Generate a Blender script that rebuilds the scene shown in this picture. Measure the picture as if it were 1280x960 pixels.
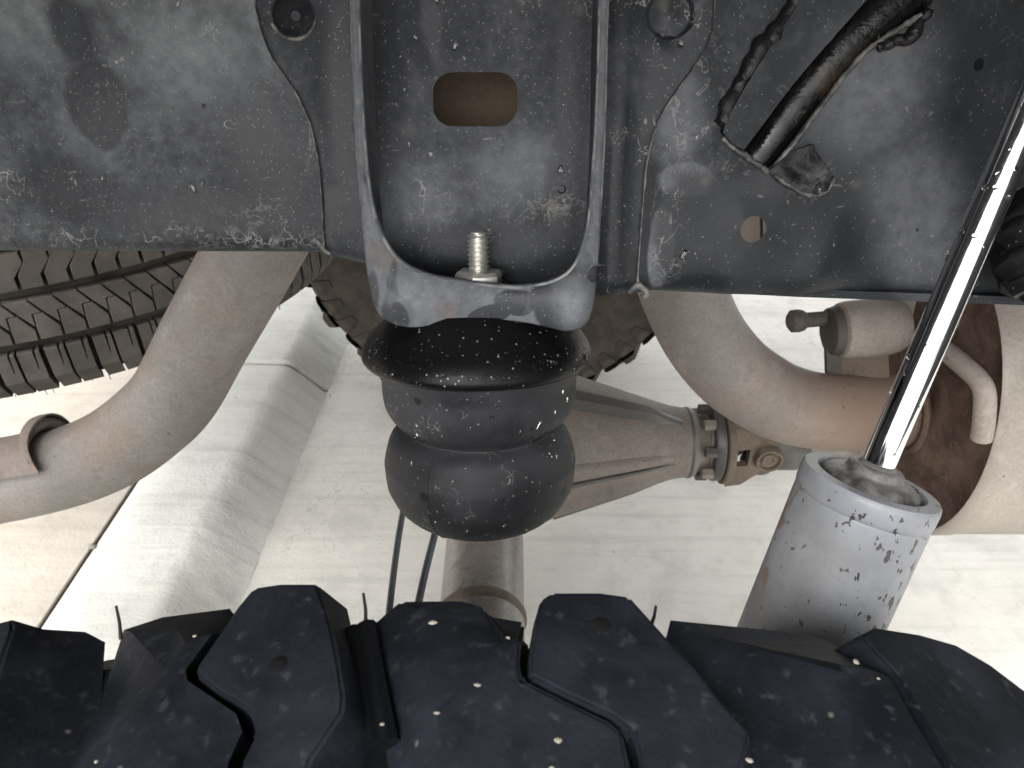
import bpy, bmesh, math, random
import numpy as np
from mathutils import Vector, Matrix
from mathutils.geometry import delaunay_2d_cdt
from mathutils import noise as mnoise

R = math.radians
rnd = random.Random(7)
sc = bpy.context.scene
for o in list(bpy.data.objects):
    bpy.data.objects.remove(o)
col = sc.collection

# ------------------------------------------------------------------ camera
PITCH, CAM_H, FPX = R(34), 1.0, 967.0
cam = bpy.data.cameras.new('camera')
cam.sensor_width = 36.0
cam.lens = FPX / 1280 * 36.0
cam.clip_start = 0.01
cam.clip_end = 500
camo = bpy.data.objects.new('camera', cam)
camo.location = (0, 0, CAM_H)
camo.rotation_euler = (math.pi / 2 - PITCH, 0, 0)
cam.dof.use_dof = True
cam.dof.focus_distance = 0.37
cam.dof.aperture_fstop = 30.0
col.objects.link(camo)
sc.camera = camo

# ------------------------------------------------------------------ world, sun, exposure
SUN_EL, SUN_AZ = R(48), R(205)          # overcast: the sun only gives the sky its bias
w = bpy.data.worlds.new('World')
sc.world = w
w.use_nodes = True
nt = w.node_tree
nt.nodes.clear()
sky = nt.nodes.new('ShaderNodeTexSky')
sky.sky_type = 'NISHITA'
sky.sun_disc = False
sky.sun_elevation = SUN_EL
sky.sun_rotation = SUN_AZ
sky.dust_density = 4.0
hs = nt.nodes.new('ShaderNodeHueSaturation')
hs.inputs['Saturation'].default_value = 0.12
bg = nt.nodes.new('ShaderNodeBackground')
bg.inputs['Strength'].default_value = 0.15
wo = nt.nodes.new('ShaderNodeOutputWorld')
nt.links.new(sky.outputs[0], hs.inputs['Color'])
nt.links.new(hs.outputs[0], bg.inputs['Color'])
nt.links.new(bg.outputs[0], wo.inputs[0])
sun = bpy.data.lights.new('sun', 'SUN')
sun.energy = 0.7
sun.angle = R(40)
sun.color = (1.0, 0.97, 0.93)
suno = bpy.data.objects.new('sun', sun)
sd = Vector((math.sin(SUN_AZ) * math.cos(SUN_EL), math.cos(SUN_AZ) * math.cos(SUN_EL), math.sin(SUN_EL)))
suno.rotation_euler = sd.to_track_quat('Z', 'Y').to_euler()
col.objects.link(suno)
sc.view_settings.view_transform = 'Standard'
sc.view_settings.look = 'None'
sc.view_settings.exposure = 2.45
sc.view_settings.gamma = 1.0

# ------------------------------------------------------------------ measuring: where a sight line meets a plane of the place
CAM = Vector((0, 0, CAM_H))
def ray(px, py):
    dx, u = (px - 640) / FPX, (480 - py) / FPX
    return Vector((dx, math.cos(PITCH) + u * math.sin(PITCH), -math.sin(PITCH) + u * math.cos(PITCH)))
def Wy(px, py, Y):
    d = ray(px, py); return CAM + d * (Y / d.y)
def Wz(px, py, z):
    d = ray(px, py); return CAM + d * ((z - CAM_H) / d.z)
def Wx(px, py, X):
    d = ray(px, py); return CAM + d * (X / d.x)
def Wa(px, py, a):
    return CAM + ray(px, py) * a
# the body of the truck leans away from the camera (the near side is jacked up)
TILT = R(15.5)
BY = Vector((0, math.cos(TILT), -math.sin(TILT)))
BZ = Vector((0, math.sin(TILT), math.cos(TILT)))
BX = Vector((1, 0, 0))
ORG = Wy(598, 405, 0.33)
def Bp(px, py, d):                       # sight line with the body plane d behind the bump stop axis
    r = ray(px, py)
    t = ((ORG - CAM).dot(BY) + d) / r.dot(BY)
    return CAM + r * t
def b2(px, py, d):
    p = Bp(px, py, d) - ORG
    return (p.x, p.dot(BZ))
def bw(x, y, z):
    return ORG + BX * x + BY * y + BZ * z

# ------------------------------------------------------------------ object helpers
def thing(name, label, cat, loc, group=None):
    o = bpy.data.objects.new(name, None)
    o.location = loc
    o.empty_display_size = 0.05
    col.objects.link(o)
    o['label'] = label
    o['category'] = cat
    if group: o['group'] = group
    return o
def origin_of(o):
    v = Vector((0, 0, 0))
    while o is not None:
        v = v + o.location; o = o.parent
    return v
def mk(name, verts, faces, mat, parent=None, smooth=True, sharp=35, mats=None, midx=None, kind=None, label=None):
    me = bpy.data.meshes.new(name)
    off = origin_of(parent)
    me.from_pydata([Vector(v) - off for v in verts], [], faces)
    me.validate(clean_customdata=False)
    for m in (mats or [mat]): me.materials.append(m)
    if midx is not None and len(midx) == len(me.polygons):
        me.polygons.foreach_set('material_index', midx)
    if smooth:
        me.polygons.foreach_set('use_smooth', [True] * len(me.polygons))
        me.set_sharp_from_angle(angle=R(sharp))
    me.update()
    o = bpy.data.objects.new(name, me)
    col.objects.link(o)
    if parent is not None: o.parent = parent
    if kind: o['kind'] = kind
    if label: o['label'] = label
    return o
def recalc(o):
    bm = bmesh.new(); bm.from_mesh(o.data)
    bmesh.ops.recalc_face_normals(bm, faces=bm.faces)
    bm.to_mesh(o.data); bm.free()
    return o
def frame_of(axis, hint=Vector((0, 0, 1))):
    z = axis.normalized()
    if abs(z.dot(hint)) > 0.95: hint = Vector((1, 0, 0))
    x = hint.cross(z).normalized()
    return x, z.cross(x), z
def lathe(profile, c, axis, n=64, hint=Vector((0, 1, 0.01)), wob=0.0, a0=0, a1=2 * math.pi):
    x, y, z = frame_of(axis, hint)
    vs, fs = [], []
    full = abs(a1 - a0 - 2 * math.pi) < 1e-6
    m = n if full else n + 1
    for (r, h) in profile:
        for i in range(m):
            a = a0 + (a1 - a0) * i / n
            rr = r
            if wob: rr *= 1 + wob * mnoise.noise(Vector((math.cos(a) * 2, math.sin(a) * 2, h * 40)))
            vs.append(c + x * (rr * math.cos(a)) + y * (rr * math.sin(a)) + z * h)
    for k in range(len(profile) - 1):
        for i in range(n):
            j = (i + 1) % m
            fs.append((k * m + i, k * m + j, (k + 1) * m + j, (k + 1) * m + i))
    if full:
        if profile[0][0] > 1e-4: fs.append(tuple(range(m - 1, -1, -1)))
        if profile[-1][0] > 1e-4: fs.append(tuple((len(profile) - 1) * m + i for i in range(m)))
    return vs, fs
def spline(pts, n=8):
    pts = [tuple(p) for p in pts]
    P = [pts[0]] + pts + [pts[-1]]
    out = []
    for i in range(1, len(P) - 2):
        for k in range(n):
            t = k / n
            out.append(tuple(0.5 * ((2 * b) + (-a + c) * t + (2 * a - 5 * b + 4 * c - d) * t * t + (-a + 3 * b - 3 * c + d) * t ** 3)
                       for a, b, c, d in zip(P[i - 1], P[i], P[i + 1], P[i + 2])))
    out.append(pts[-1])
    return out
def tube(pts, rad, n=24, caps=True, wob=0.0, wfreq=60):
    pts = [Vector(p) for p in pts]
    N = len(pts)
    rads = rad if hasattr(rad, '__len__') else [rad] * N
    vs, fs = [], []
    t = (pts[1] - pts[0]).normalized()
    x, y, _ = frame_of(t)
    for i, p in enumerate(pts):
        t2 = (pts[min(i + 1, N - 1)] - pts[max(i - 1, 0)]).normalized()
        q = t.rotation_difference(t2)
        x = q @ x; y = q @ y; t = t2
        for k in range(n):
            a = 2 * math.pi * k / n
            dv = x * math.cos(a) + y * math.sin(a)
            r = rads[i]
            if wob: r *= 1 + wob * mnoise.noise((p + dv * r) * wfreq)
            vs.append(p + dv * r)
    for i in range(N - 1):
        for k in range(n):
            j = (k + 1) % n
            fs.append((i * n + k, i * n + j, (i + 1) * n + j, (i + 1) * n + k))
    if caps:
        fs.append(tuple(range(n - 1, -1, -1)))
        fs.append(tuple((N - 1) * n + k for k in range(n)))
    return vs, fs
def join(*ms):
    vs, fs = [], []
    for v, f in ms:
        b = len(vs); vs += list(v); fs += [tuple(i + b for i in q) for q in f]
    return vs, fs
def box(c, ax, ay, az, hx, hy, hz):
    vs = [c + ax * (sx * hx) + ay * (sy * hy) + az * (sz * hz) for sz in (-1, 1) for sy in (-1, 1) for sx in (-1, 1)]
    return vs, [(0, 2, 3, 1), (4, 5, 7, 6), (0, 1, 5, 4), (2, 6, 7, 3), (0, 4, 6, 2), (1, 3, 7, 5)]
def loft(loops, cap0=True, cap1=True):
    n = len(loops[0]); vs = [v for l in loops for v in l]; fs = []
    for k in range(len(loops) - 1):
        for i in range(n):
            j = (i + 1) % n
            fs.append((k * n + i, k * n + j, (k + 1) * n + j, (k + 1) * n + i))
    if cap0: fs.append(tuple(range(n - 1, -1, -1)))
    if cap1: fs.append(tuple((len(loops) - 1) * n + i for i in range(n)))
    return vs, fs
def bevel(o, wd, seg=2, ang=30):
    bm = bmesh.new(); bm.from_mesh(o.data)
    bmesh.ops.recalc_face_normals(bm, faces=bm.faces)
    es = [e for e in bm.edges if len(e.link_faces) == 2 and e.calc_face_angle(0) > R(ang)]
    bmesh.ops.bevel(bm, geom=es, offset=wd, segments=seg, affect='EDGES', profile=0.5, clamp_overlap=True)
    for f in bm.faces: f.smooth = True
    bm.to_mesh(o.data); bm.free()
    o.data.set_sharp_from_angle(angle=R(50))
    return o
def inpoly(p, poly):
    x, y = p; c = False; j = len(poly) - 1
    for i in range(len(poly)):
        xi, yi = poly[i]; xj, yj = poly[j]
        if (yi > y) != (yj > y) and x < (xj - xi) * (y - yi) / (yj - yi) + xi: c = not c
        j = i
    return c
def densify(loop, step):
    out = []
    for i, a in enumerate(loop):
        b = loop[(i + 1) % len(loop)]
        n = max(1, int(math.hypot(b[0] - a[0], b[1] - a[1]) / step))
        out += [(a[0] + (b[0] - a[0]) * k / n, a[1] + (b[1] - a[1]) * k / n) for k in range(n)]
    return out
def sheet(outer, holes, thick, place, step=0.004, extra=()):
    """plate with real holes and thickness: place(x, z, back) gives the world point"""
    loops = [densify(outer, step)] + [densify(h, step * 0.7) for h in holes]
    pts, edges = [], []
    for l in loops:
        b = len(pts); pts += l
        edges += [(b + i, b + (i + 1) % len(l)) for i in range(len(l))]
    xs = [p[0] for p in outer]; zs = [p[1] for p in outer]
    pts += list(extra)
    barr = np.array(pts)
    x = min(xs)
    row = 0
    while x < max(xs):
        z = min(zs) + (step / 2 if row % 2 else 0)
        while z < max(zs):
            if inpoly((x, z), outer) and not any(inpoly((x, z), h) for h in holes):
                if np.min((barr[:, 0] - x) ** 2 + (barr[:, 1] - z) ** 2) > (step * 0.6) ** 2: pts.append((x, z))
            z += step
        x += step; row += 1
    r = delaunay_2d_cdt([Vector(p) for p in pts], edges, [], 0, 1e-7)
    v2, tris = r[0], r[2]
    keep = []
    for t in tris:
        c = ((v2[t[0]].x + v2[t[1]].x + v2[t[2]].x) / 3, (v2[t[0]].y + v2[t[1]].y + v2[t[2]].y) / 3)
        if inpoly(c, loops[0]) and not any(inpoly(c, h) for h in loops[1:]): keep.append(tuple(t))
    n = len(v2)
    vs = [place(v.x, v.y, 0.0) for v in v2] + [place(v.x, v.y, thick) for v in v2]
    cnt = {}
    for t in keep:
        for a, b in ((t[0], t[1]), (t[1], t[2]), (t[2], t[0])): cnt[(a, b)] = 1
    side = [(a, b) for (a, b) in cnt if (b, a) not in cnt]
    fs = keep + [tuple(n + i for i in reversed(t)) for t in keep] + [(b, a, n + a, n + b) for a, b in side]
    mi = [0] * (2 * len(keep)) + [1] * len(side)
    return vs, fs, mi

# ------------------------------------------------------------------ materials
class NB:
    def __init__(s, name):
        s.m = bpy.data.materials.new(name); s.m.use_nodes = True
        s.t = s.m.node_tree; s.t.nodes.clear()
        s.out = s.t.nodes.new('ShaderNodeOutputMaterial')
        s.p = s.t.nodes.new('ShaderNodeBsdfPrincipled')
        s.t.links.new(s.p.outputs[0], s.out.inputs[0])
        s.tc = s.t.nodes.new('ShaderNodeTexCoord')
        s.co = s.tc.outputs['Object']
    def put(s, sock, v):
        if hasattr(v, 'is_output'): s.t.links.new(v, sock)
        elif isinstance(v, (tuple, list)) and len(v) == 3 and sock.type == 'RGBA': sock.default_value = (*v, 1)
        else: sock.default_value = v
    def mapped(s, scale, loc=(0, 0, 0), rot=(0, 0, 0)):
        n = s.t.nodes.new('ShaderNodeMapping')
        n.inputs['Scale'].default_value = scale; n.inputs['Location'].default_value = loc; n.inputs['Rotation'].default_value = rot
        s.t.links.new(s.co, n.inputs[0]); return n.outputs[0]
    def noise(s, scale, detail=4, rough=0.55, dist=0.0, vec=None, w=0.0):
        n = s.t.nodes.new('ShaderNodeTexNoise')
        n.noise_dimensions = '4D'
        n.inputs['W'].default_value = w
        s.t.links.new(vec or s.co, n.inputs['Vector'])
        for k, v in (('Scale', scale), ('Detail', detail), ('Roughness', rough), ('Distortion', dist)): n.inputs[k].default_value = v
        return n.outputs['Fac']
    def vor(s, scale, rand=1.0, vec=None, feature='F1'):
        n = s.t.nodes.new('ShaderNodeTexVoronoi'); n.feature = feature
        s.t.links.new(vec or s.co, n.inputs['Vector'])
        n.inputs['Scale'].default_value = scale; n.inputs['Randomness'].default_value = rand
        return n
    def ramp(s, v, a, b, lo=0.0, hi=1.0):
        n = s.t.nodes.new('ShaderNodeMapRange'); n.interpolation_type = 'SMOOTHSTEP'
        s.put(n.inputs['Value'], v)
        for k, x in (('From Min', a), ('From Max', b), ('To Min', lo), ('To Max', hi)): n.inputs[k].default_value = x
        return n.outputs[0]
    def mth(s, op, a, b=0.0):
        n = s.t.nodes.new('ShaderNodeMath'); n.operation = op
        s.put(n.inputs[0], a); s.put(n.inputs[1], b); return n.outputs[0]
    def mix(s, f, a, b):
        n = s.t.nodes.new('ShaderNodeMix'); n.data_type = 'RGBA'
        s.put(n.inputs['Factor'], f); s.put(n.inputs[6], a); s.put(n.inputs[7], b); return n.outputs[2]
    def mixf(s, f, a, b):
        n = s.t.nodes.new('ShaderNodeMix'); n.data_type = 'FLOAT'
        s.put(n.inputs['Factor'], f); s.put(n.inputs[2], a); s.put(n.inputs[3], b); return n.outputs[0]
    def dots(s, scale, rad, keep, soft=0.35, vec=None):
        """sparse round spots: cells whose random value passes keep"""
        v = s.vor(scale, 1.0, vec)
        sp = s.t.nodes.new('ShaderNodeSeparateColor'); s.t.links.new(v.outputs['Color'], sp.inputs[0])
        r = s.mth('MULTIPLY', sp.outputs[1], rad)
        d = s.mth('SUBTRACT', r, v.outputs['Distance'])
        return s.mth('MULTIPLY', s.ramp(d, 0.0, rad * soft), s.mth('GREATER_THAN', sp.outputs[0], 1 - keep))
    def line(s, nz, lev, wd):
        return s.ramp(s.mth('ABSOLUTE', s.mth('SUBTRACT', nz, lev)), wd * 0.4, wd, 1.0, 0.0)
    def bump(s, h, strength, dist=0.002):
        n = s.t.nodes.new('ShaderNodeBump'); n.inputs['Strength'].default_value = strength; n.inputs['Distance'].default_value = dist
        s.t.links.new(h, n.inputs['Height']); s.t.links.new(n.outputs[0], s.p.inputs['Normal'])
    def done(s, base=None, rough=None, metal=None, spec=None, **kw):
        if base is not None: s.put(s.p.inputs['Base Color'], base)
        if rough is not None: s.put(s.p.inputs['Roughness'], rough)
        if metal is not None: s.put(s.p.inputs['Metallic'], metal)
        if spec is not None: s.put(s.p.inputs['Specular IOR Level'], spec)
        for k, v in kw.items(): s.put(s.p.inputs[k], v)
        return s.m

RAILO = ORG + BY * 0.03
def paint(name, dust=0.5, wet=0.5, seed=0.0, dark=(0.020, 0.0215, 0.0240), grey=(0.092, 0.095, 0.103), spots=0.10, curls=1.0, scale=1.0, soft=0.01, patches=(), specks=0.10, d=-0.0035):
    b = NB(name)
    big = b.noise(7 * scale, 5, 0.6, 0.6, w=seed)
    mid = b.noise(26 * scale, 6, 0.62, 0.3, w=seed + 3)
    fine = b.noise(240, 4, 0.6, w=seed + 5)
    f = b.mth('ADD', b.mth('MULTIPLY', big, 0.7), b.mth('MULTIPLY', mid, 0.5))
    f = b.mth('ADD', f, b.mth('MULTIPLY', fine, 0.22))
    c = b.mix(b.ramp(f, 0.82 - dust * 0.28, 1.14 - dust * 0.25), dark, grey)
    run = b.noise(11 * scale, 5, 0.5, 0.5, w=seed + 9, vec=b.mapped((1.35, 1, 0.75)))
    lv = 0.60 - wet * 0.14
    wm = b.ramp(run, lv, lv + soft)
    # stains with a place of their own (drips, dried puddle marks, rust), and sheen painted on the bulge
    sep = b.t.nodes.new('ShaderNodeSeparateXYZ'); b.t.links.new(b.co, sep.inputs[0])
    wob = b.mth('MULTIPLY', b.mth('SUBTRACT', b.noise(45, 3, 0.5, w=seed + 30), 0.5), 0.9)
    masks = {'wet': None, 'dry_and_sheen': None, 'rust': None, 'salt': None}
    for kind, px, py, rx, ry, tilt, sf in patches:
        p = Bp(px, py, d) - RAILO; q = Bp(px + 10, py, d) - RAILO; r_ = Bp(px, py - 10, d) - RAILO
        ax, az = rx * (q.x - p.x) / 10, ry * (r_.z - p.z) / 10
        dx = b.mth('SUBTRACT', sep.outputs[0], p.x); dz = b.mth('SUBTRACT', sep.outputs[2], p.z)
        ct, st = math.cos(R(tilt)), math.sin(R(tilt))
        u = b.mth('DIVIDE', b.mth('ADD', b.mth('MULTIPLY', dx, ct), b.mth('MULTIPLY', dz, st)), ax)
        v = b.mth('DIVIDE', b.mth('SUBTRACT', b.mth('MULTIPLY', dz, ct), b.mth('MULTIPLY', dx, st)), az)
        e = b.mth('SQRT', b.mth('ADD', b.mth('MULTIPLY', u, u), b.mth('MULTIPLY', v, v)))
        m = b.ramp(b.mth('ADD', e, wob), 1.0 - sf, 1.0 + sf, 1.0, 0.0)
        masks[kind] = m if masks[kind] is None else b.mth('MAXIMUM', masks[kind], m)
    if masks['dry_and_sheen'] is not None:
        c = b.mix(b.mth('MULTIPLY', masks['dry_and_sheen'], 0.75), c, tuple(min(1, x * 1.25) for x in grey))
        wm = b.mth('MULTIPLY', wm, b.mth('SUBTRACT', 1.0, masks['dry_and_sheen']))
    if masks['wet'] is not None: wm = b.mth('MAXIMUM', wm, masks['wet'])
    c = b.mix(b.mth('MULTIPLY', wm, 0.82), c, (0.0105, 0.0118, 0.0140))
    if soft < 0.03:
        tide = b.mth('MULTIPLY', b.line(run, lv - 0.002, 0.006), b.ramp(mid, 0.45, 0.6))
        c = b.mix(b.mth('MULTIPLY', tide, 0.30), c, (0.11, 0.11, 0.105))
    if masks['rust'] is not None: c = b.mix(b.mth('MULTIPLY', masks['rust'], b.ramp(fine, 0.35, 0.65, 0.15, 0.6)), c, (0.115, 0.085, 0.062))
    for sc_, w_, msc, lo, amt, k in ((75, 0.016, 30, 0.61, 0.55, 1), (130, 0.020, 42, 0.61, 0.45, 11), (38, 0.007, 20, 0.62, 0.45, 21)):
        cn = b.noise(sc_, 2, 0.5, 1.5, w=seed + k)
        curl = b.mth('MULTIPLY', b.line(cn, 0.5, w_), b.ramp(b.noise(msc, 4, 0.6, w=seed + k + 6), lo, lo + 0.05))
        c = b.mix(b.mth('MULTIPLY', curl, amt * curls), c, (0.34, 0.34, 0.325))
    if masks['salt'] is not None:
        for sc_, w_, k in ((55, 0.022, 61), (110, 0.03, 63)):
            cn = b.noise(sc_, 3, 0.55, 1.2, w=seed + k)
            c = b.mix(b.mth('MULTIPLY', b.mth('MULTIPLY', b.line(cn, 0.5, w_), masks['salt']), b.ramp(b.noise(24, 3, w=seed + k), 0.47, 0.60, 0.0, 0.40)), c, (0.32, 0.315, 0.295))
    c = b.mix(b.mth('MULTIPLY', b.dots(85, 0.40, spots, 0.9), 0.38), c, (0.17, 0.145, 0.11))
    sm = b.ramp(b.noise(13, 4, 0.6, w=seed + 41), 0.46, 0.60)
    sn = b.ramp(b.noise(210, 2, 0.5, 0.4, w=seed + 51), 0.70, 0.745)
    c = b.mix(b.mth('MULTIPLY', b.mth('MULTIPLY', sn, sm), 0.55), c, (0.24, 0.235, 0.22))
    st = b.ramp(b.noise(120, 2, 0.5, 0.8, w=seed + 53, vec=b.mapped((0.5, 1, 1.7), rot=(0, R(18), 0))), 0.725, 0.76)
    c = b.mix(b.mth('MULTIPLY', b.mth('MULTIPLY', st, sm), min(0.8, specks * 6)), c, (0.30, 0.30, 0.29))
    c = b.mix(b.mth('MULTIPLY', b.dots(1000, 0.5, specks * 2.5), 0.4), c, (0.25, 0.25, 0.245))
    c = b.mix(b.ramp(b.noise(130, 4, 0.65, w=seed + 57), 0.35, 0.7, 0.0, 0.35), c, (0.012, 0.013, 0.015))
    drop = b.dots(75, 0.30, 0.06, 0.1)
    c = b.mix(drop, c, (0.008, 0.009, 0.011))
    c = b.mix(b.mth('MULTIPLY', b.ramp(b.noise(15, 6, 0.7, w=seed + 21), 0.66, 0.76), 0.35), c, (0.085, 0.06, 0.038))
    rg = b.mixf(wm, b.ramp(mid, 0.3, 0.7, 0.50, 0.68), 0.34)
    rg = b.mixf(drop, rg, 0.08)
    hgt = b.mth('ADD', b.mth('MULTIPLY', mid, 0.6), b.mth('MULTIPLY', fine, 0.35))
    b.bump(b.mth('ADD', hgt, b.mth('MULTIPLY', drop, 0.5)), 0.34, 0.0016)
    return b.done(c, rg, 0.0, b.mixf(wm, 0.10, 0.16))

M_left = paint('dusty_black_paint', 1.0, 0.10, 0.0, soft=0.10, specks=0.12, curls=1.0, grey=(0.115, 0.119, 0.124),
    patches=[('wet', 118, 128, 38, 60, 0, 0.12), ('wet', 88, 40, 26, 60, 12, 0.3), ('wet', 95, 245, 75, 40, -20, 0.5), ('wet', 260, 270, 150, 38, 0, 0.6), ('wet', 330, 210, 60, 90, 20, 0.8), ('salt', 200, 300, 230, 16, 0, 0.5), ('salt', 330, 285, 70, 24, 0, 0.7), ('salt', 395, 230, 14, 80, 0, 0.7), ('dry_and_sheen', 20, 30, 60, 60, 0, 0.8), ('dry_and_sheen', 245, 70, 70, 60, 0, 0.9)])
M_mid = paint('stained_black_paint', 0.75, 0.22, 2.7, curls=0.9, soft=0.05, specks=0.10, d=0.0005,
    patches=[('wet', 600, 318, 120, 36, 0, 0.4), ('wet', 780, 240, 22, 130, 0, 0.15), ('wet', 430, 130, 22, 190, 0, 0.6), ('wet', 715, 120, 22, 150, 0, 0.5), ('wet', 700, 250, 20, 60, 0, 0.3), ('salt', 590, 255, 120, 22, 0, 0.8), ('dry_and_sheen', 650, 215, 60, 40, 0, 0.8), ('dry_and_sheen', 520, 245, 50, 40, 0, 0.8)])
M_right = paint('satin_black_paint', 0.40, 0.30, 4.1, spots=0.05, curls=0.25, soft=0.16, specks=0.05,
    patches=[('wet', 880, 300, 60, 90, 0, 0.2), ('wet', 1010, 300, 90, 90, 0, 0.6), ('wet', 950, 235, 50, 20, 0, 0.3), ('salt', 870, 140, 40, 60, 0, 0.7), ('salt', 835, 300, 18, 60, 0, 0.7), ('salt', 1010, 225, 30, 25, 0, 0.7), ('dry_and_sheen', 826, 318, 16, 48, 0, 0.12), ('dry_and_sheen', 860, 225, 36, 22, 0, 0.15), ('dry_and_sheen', 850, 150, 30, 60, 0, 0.6), ('dry_and_sheen', 1090, 120, 70, 80, 30, 0.9), ('dry_and_sheen', 1165, 285, 60, 100, 20, 0.6), ('dry_and_sheen', 1130, 250, 50, 60, 20, 0.7), ('rust', 1133, 50, 16, 14, 0, 0.3)])  # pale patches low right of the crease: sky sheen painted into the colour
M_brk = paint('worn_bracket_paint', 1.45, 0.0, 6.3, grey=(0.112, 0.116, 0.124), dark=(0.036, 0.038, 0.041), spots=0.10, curls=0.6, soft=0.02, specks=0.10, d=-0.034,
    patches=[('wet', 645, 378, 25, 17, 0, 0.05), ('wet', 615, 392, 28, 11, 12, 0.06), ('wet', 500, 392, 10, 18, 20, 0.2), ('wet', 466, 365, 8, 26, 0, 0.3), ('rust', 560, 387, 14, 11, 0, 0.3), ('rust', 478, 318, 14, 20, 40, 0.4), ('dry_and_sheen', 520, 372, 40, 14, 0, 0.7), ('dry_and_sheen', 715, 380, 22, 30, 0, 0.7)])
def edge_mat():
    b = NB('worn_plate_edge')
    n = b.noise(90, 5, 0.6)
    c = b.mix(b.ramp(n, 0.38, 0.62), (0.07, 0.076, 0.09), (0.23, 0.233, 0.233))
    c = b.mix(b.mth('MULTIPLY', b.ramp(b.noise(30, 5, 0.7, w=3), 0.60, 0.70), 0.4), c, (0.09, 0.065, 0.045))
    b.bump(n, 0.3, 0.001)
    return b.done(c, 0.6)
M_edge = edge_mat()
def weld_mat():
    b = NB('dirty_weld_bead')
    n = b.noise(120, 5, 0.65)
    c = b.mix(b.ramp(n, 0.4, 0.62), (0.02, 0.02, 0.021), (0.12, 0.112, 0.098))
    b.bump(n, 0.6, 0.001)
    return b.done(c, 0.6)
M_weld = weld_mat()
def rubber(name, base, dusty, damt, rough, seed=0, specks=0.25, chips=True, spec=0.5):
    b = NB(name)
    n1 = b.noise(30, 5, 0.6, 0.3, w=seed); n2 = b.noise(420, 3, 0.6, w=seed)
    c = b.mix(b.mth('MULTIPLY', b.ramp(n1, 0.36, 0.68), damt), base, dusty)
    if chips:
        ch = b.dots(120, 0.36, 0.12, 0.12)
        c = b.mix(ch, c, (0.006, 0.006, 0.007))
        cn = b.noise(120, 2, 0.5, 1.4, w=seed + 2)
        curl = b.mth('MULTIPLY', b.line(cn, 0.5, 0.014), b.ramp(b.noise(48, 3, 0.6, w=seed + 4), 0.56, 0.61))
        c = b.mix(b.mth('MULTIPLY', curl, 0.6), c, (0.2, 0.195, 0.185))
    c = b.mix(b.mth('MULTIPLY', b.dots(650, 0.45, specks), 0.55), c, (0.24, 0.23, 0.21))
    b.bump(b.mth('ADD', b.mth('MULTIPLY', n1, 0.5), b.mth('MULTIPLY', n2, 0.3)), 0.25, 0.0012)
    return b.done(c, b.ramp(n1, 0.3, 0.7, rough - 0.07, rough + 0.1), 0.0, spec)
M_cup = rubber('wet_black_rubber_cup', (0.002, 0.002, 0.0022), (0.0038, 0.0038, 0.0042), 0.6, 0.42, 1, 0.16, False, 0.16)
M_lobe = rubber('grey_black_foam_rubber', (0.014, 0.0147, 0.0165), (0.031, 0.032, 0.035), 0.9, 0.60, 4, 0.10, True, 0.22)
M_tyre = rubber('wet_black_tyre_rubber', (0.0022, 0.0026, 0.003), (0.0045, 0.005, 0.006), 0.9, 0.6, 9, 0.0, False, 0.12)
def tyre_speck():
    b = NB('black_tread_rubber')
    n1 = b.noise(34, 5, 0.6, 0.4); n2 = b.noise(300, 4, 0.6)
    c = b.mix(b.ramp(n1, 0.34, 0.68), (0.0042, 0.0050, 0.0070), (0.0115, 0.0136, 0.0182))
    c = b.mix(b.mth('MULTIPLY', b.ramp(b.noise(230, 3, 0.6, w=2), 0.56, 0.72), 0.6), c, (0.034, 0.036, 0.042))
    c = b.mix(b.mth('MULTIPLY', b.ramp(b.noise(110, 3, 0.55, 0.5, w=7), 0.66, 0.74), 0.5), c, (0.045, 0.045, 0.047))
    c = b.mix(b.mth('MULTIPLY', b.dots(150, 0.20, 0.14, 0.8), 0.6), c, (0.16, 0.15, 0.13))
    b.bump(b.mth('ADD', b.mth('MULTIPLY', n1, 0.6), b.mth('MULTIPLY', n2, 0.4)), 0.5, 0.0018)
    return b.done(c, b.ramp(n1, 0.3, 0.7, 0.5, 0.66), 0.0, 0.12)
M_tread = tyre_speck()
M_brownt = rubber('mud_brown_tyre_rubber', (0.030, 0.0255, 0.021), (0.056, 0.047, 0.039), 1.0, 0.8, 12, 0.1, False, 0.2)
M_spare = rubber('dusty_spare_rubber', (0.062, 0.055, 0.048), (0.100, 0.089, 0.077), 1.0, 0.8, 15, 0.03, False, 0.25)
M_spareg = rubber('dark_spare_groove_rubber', (0.020, 0.0175, 0.015), (0.05, 0.044, 0.037), 1.0, 0.8, 16, 0.0, False, 0.25)
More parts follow.
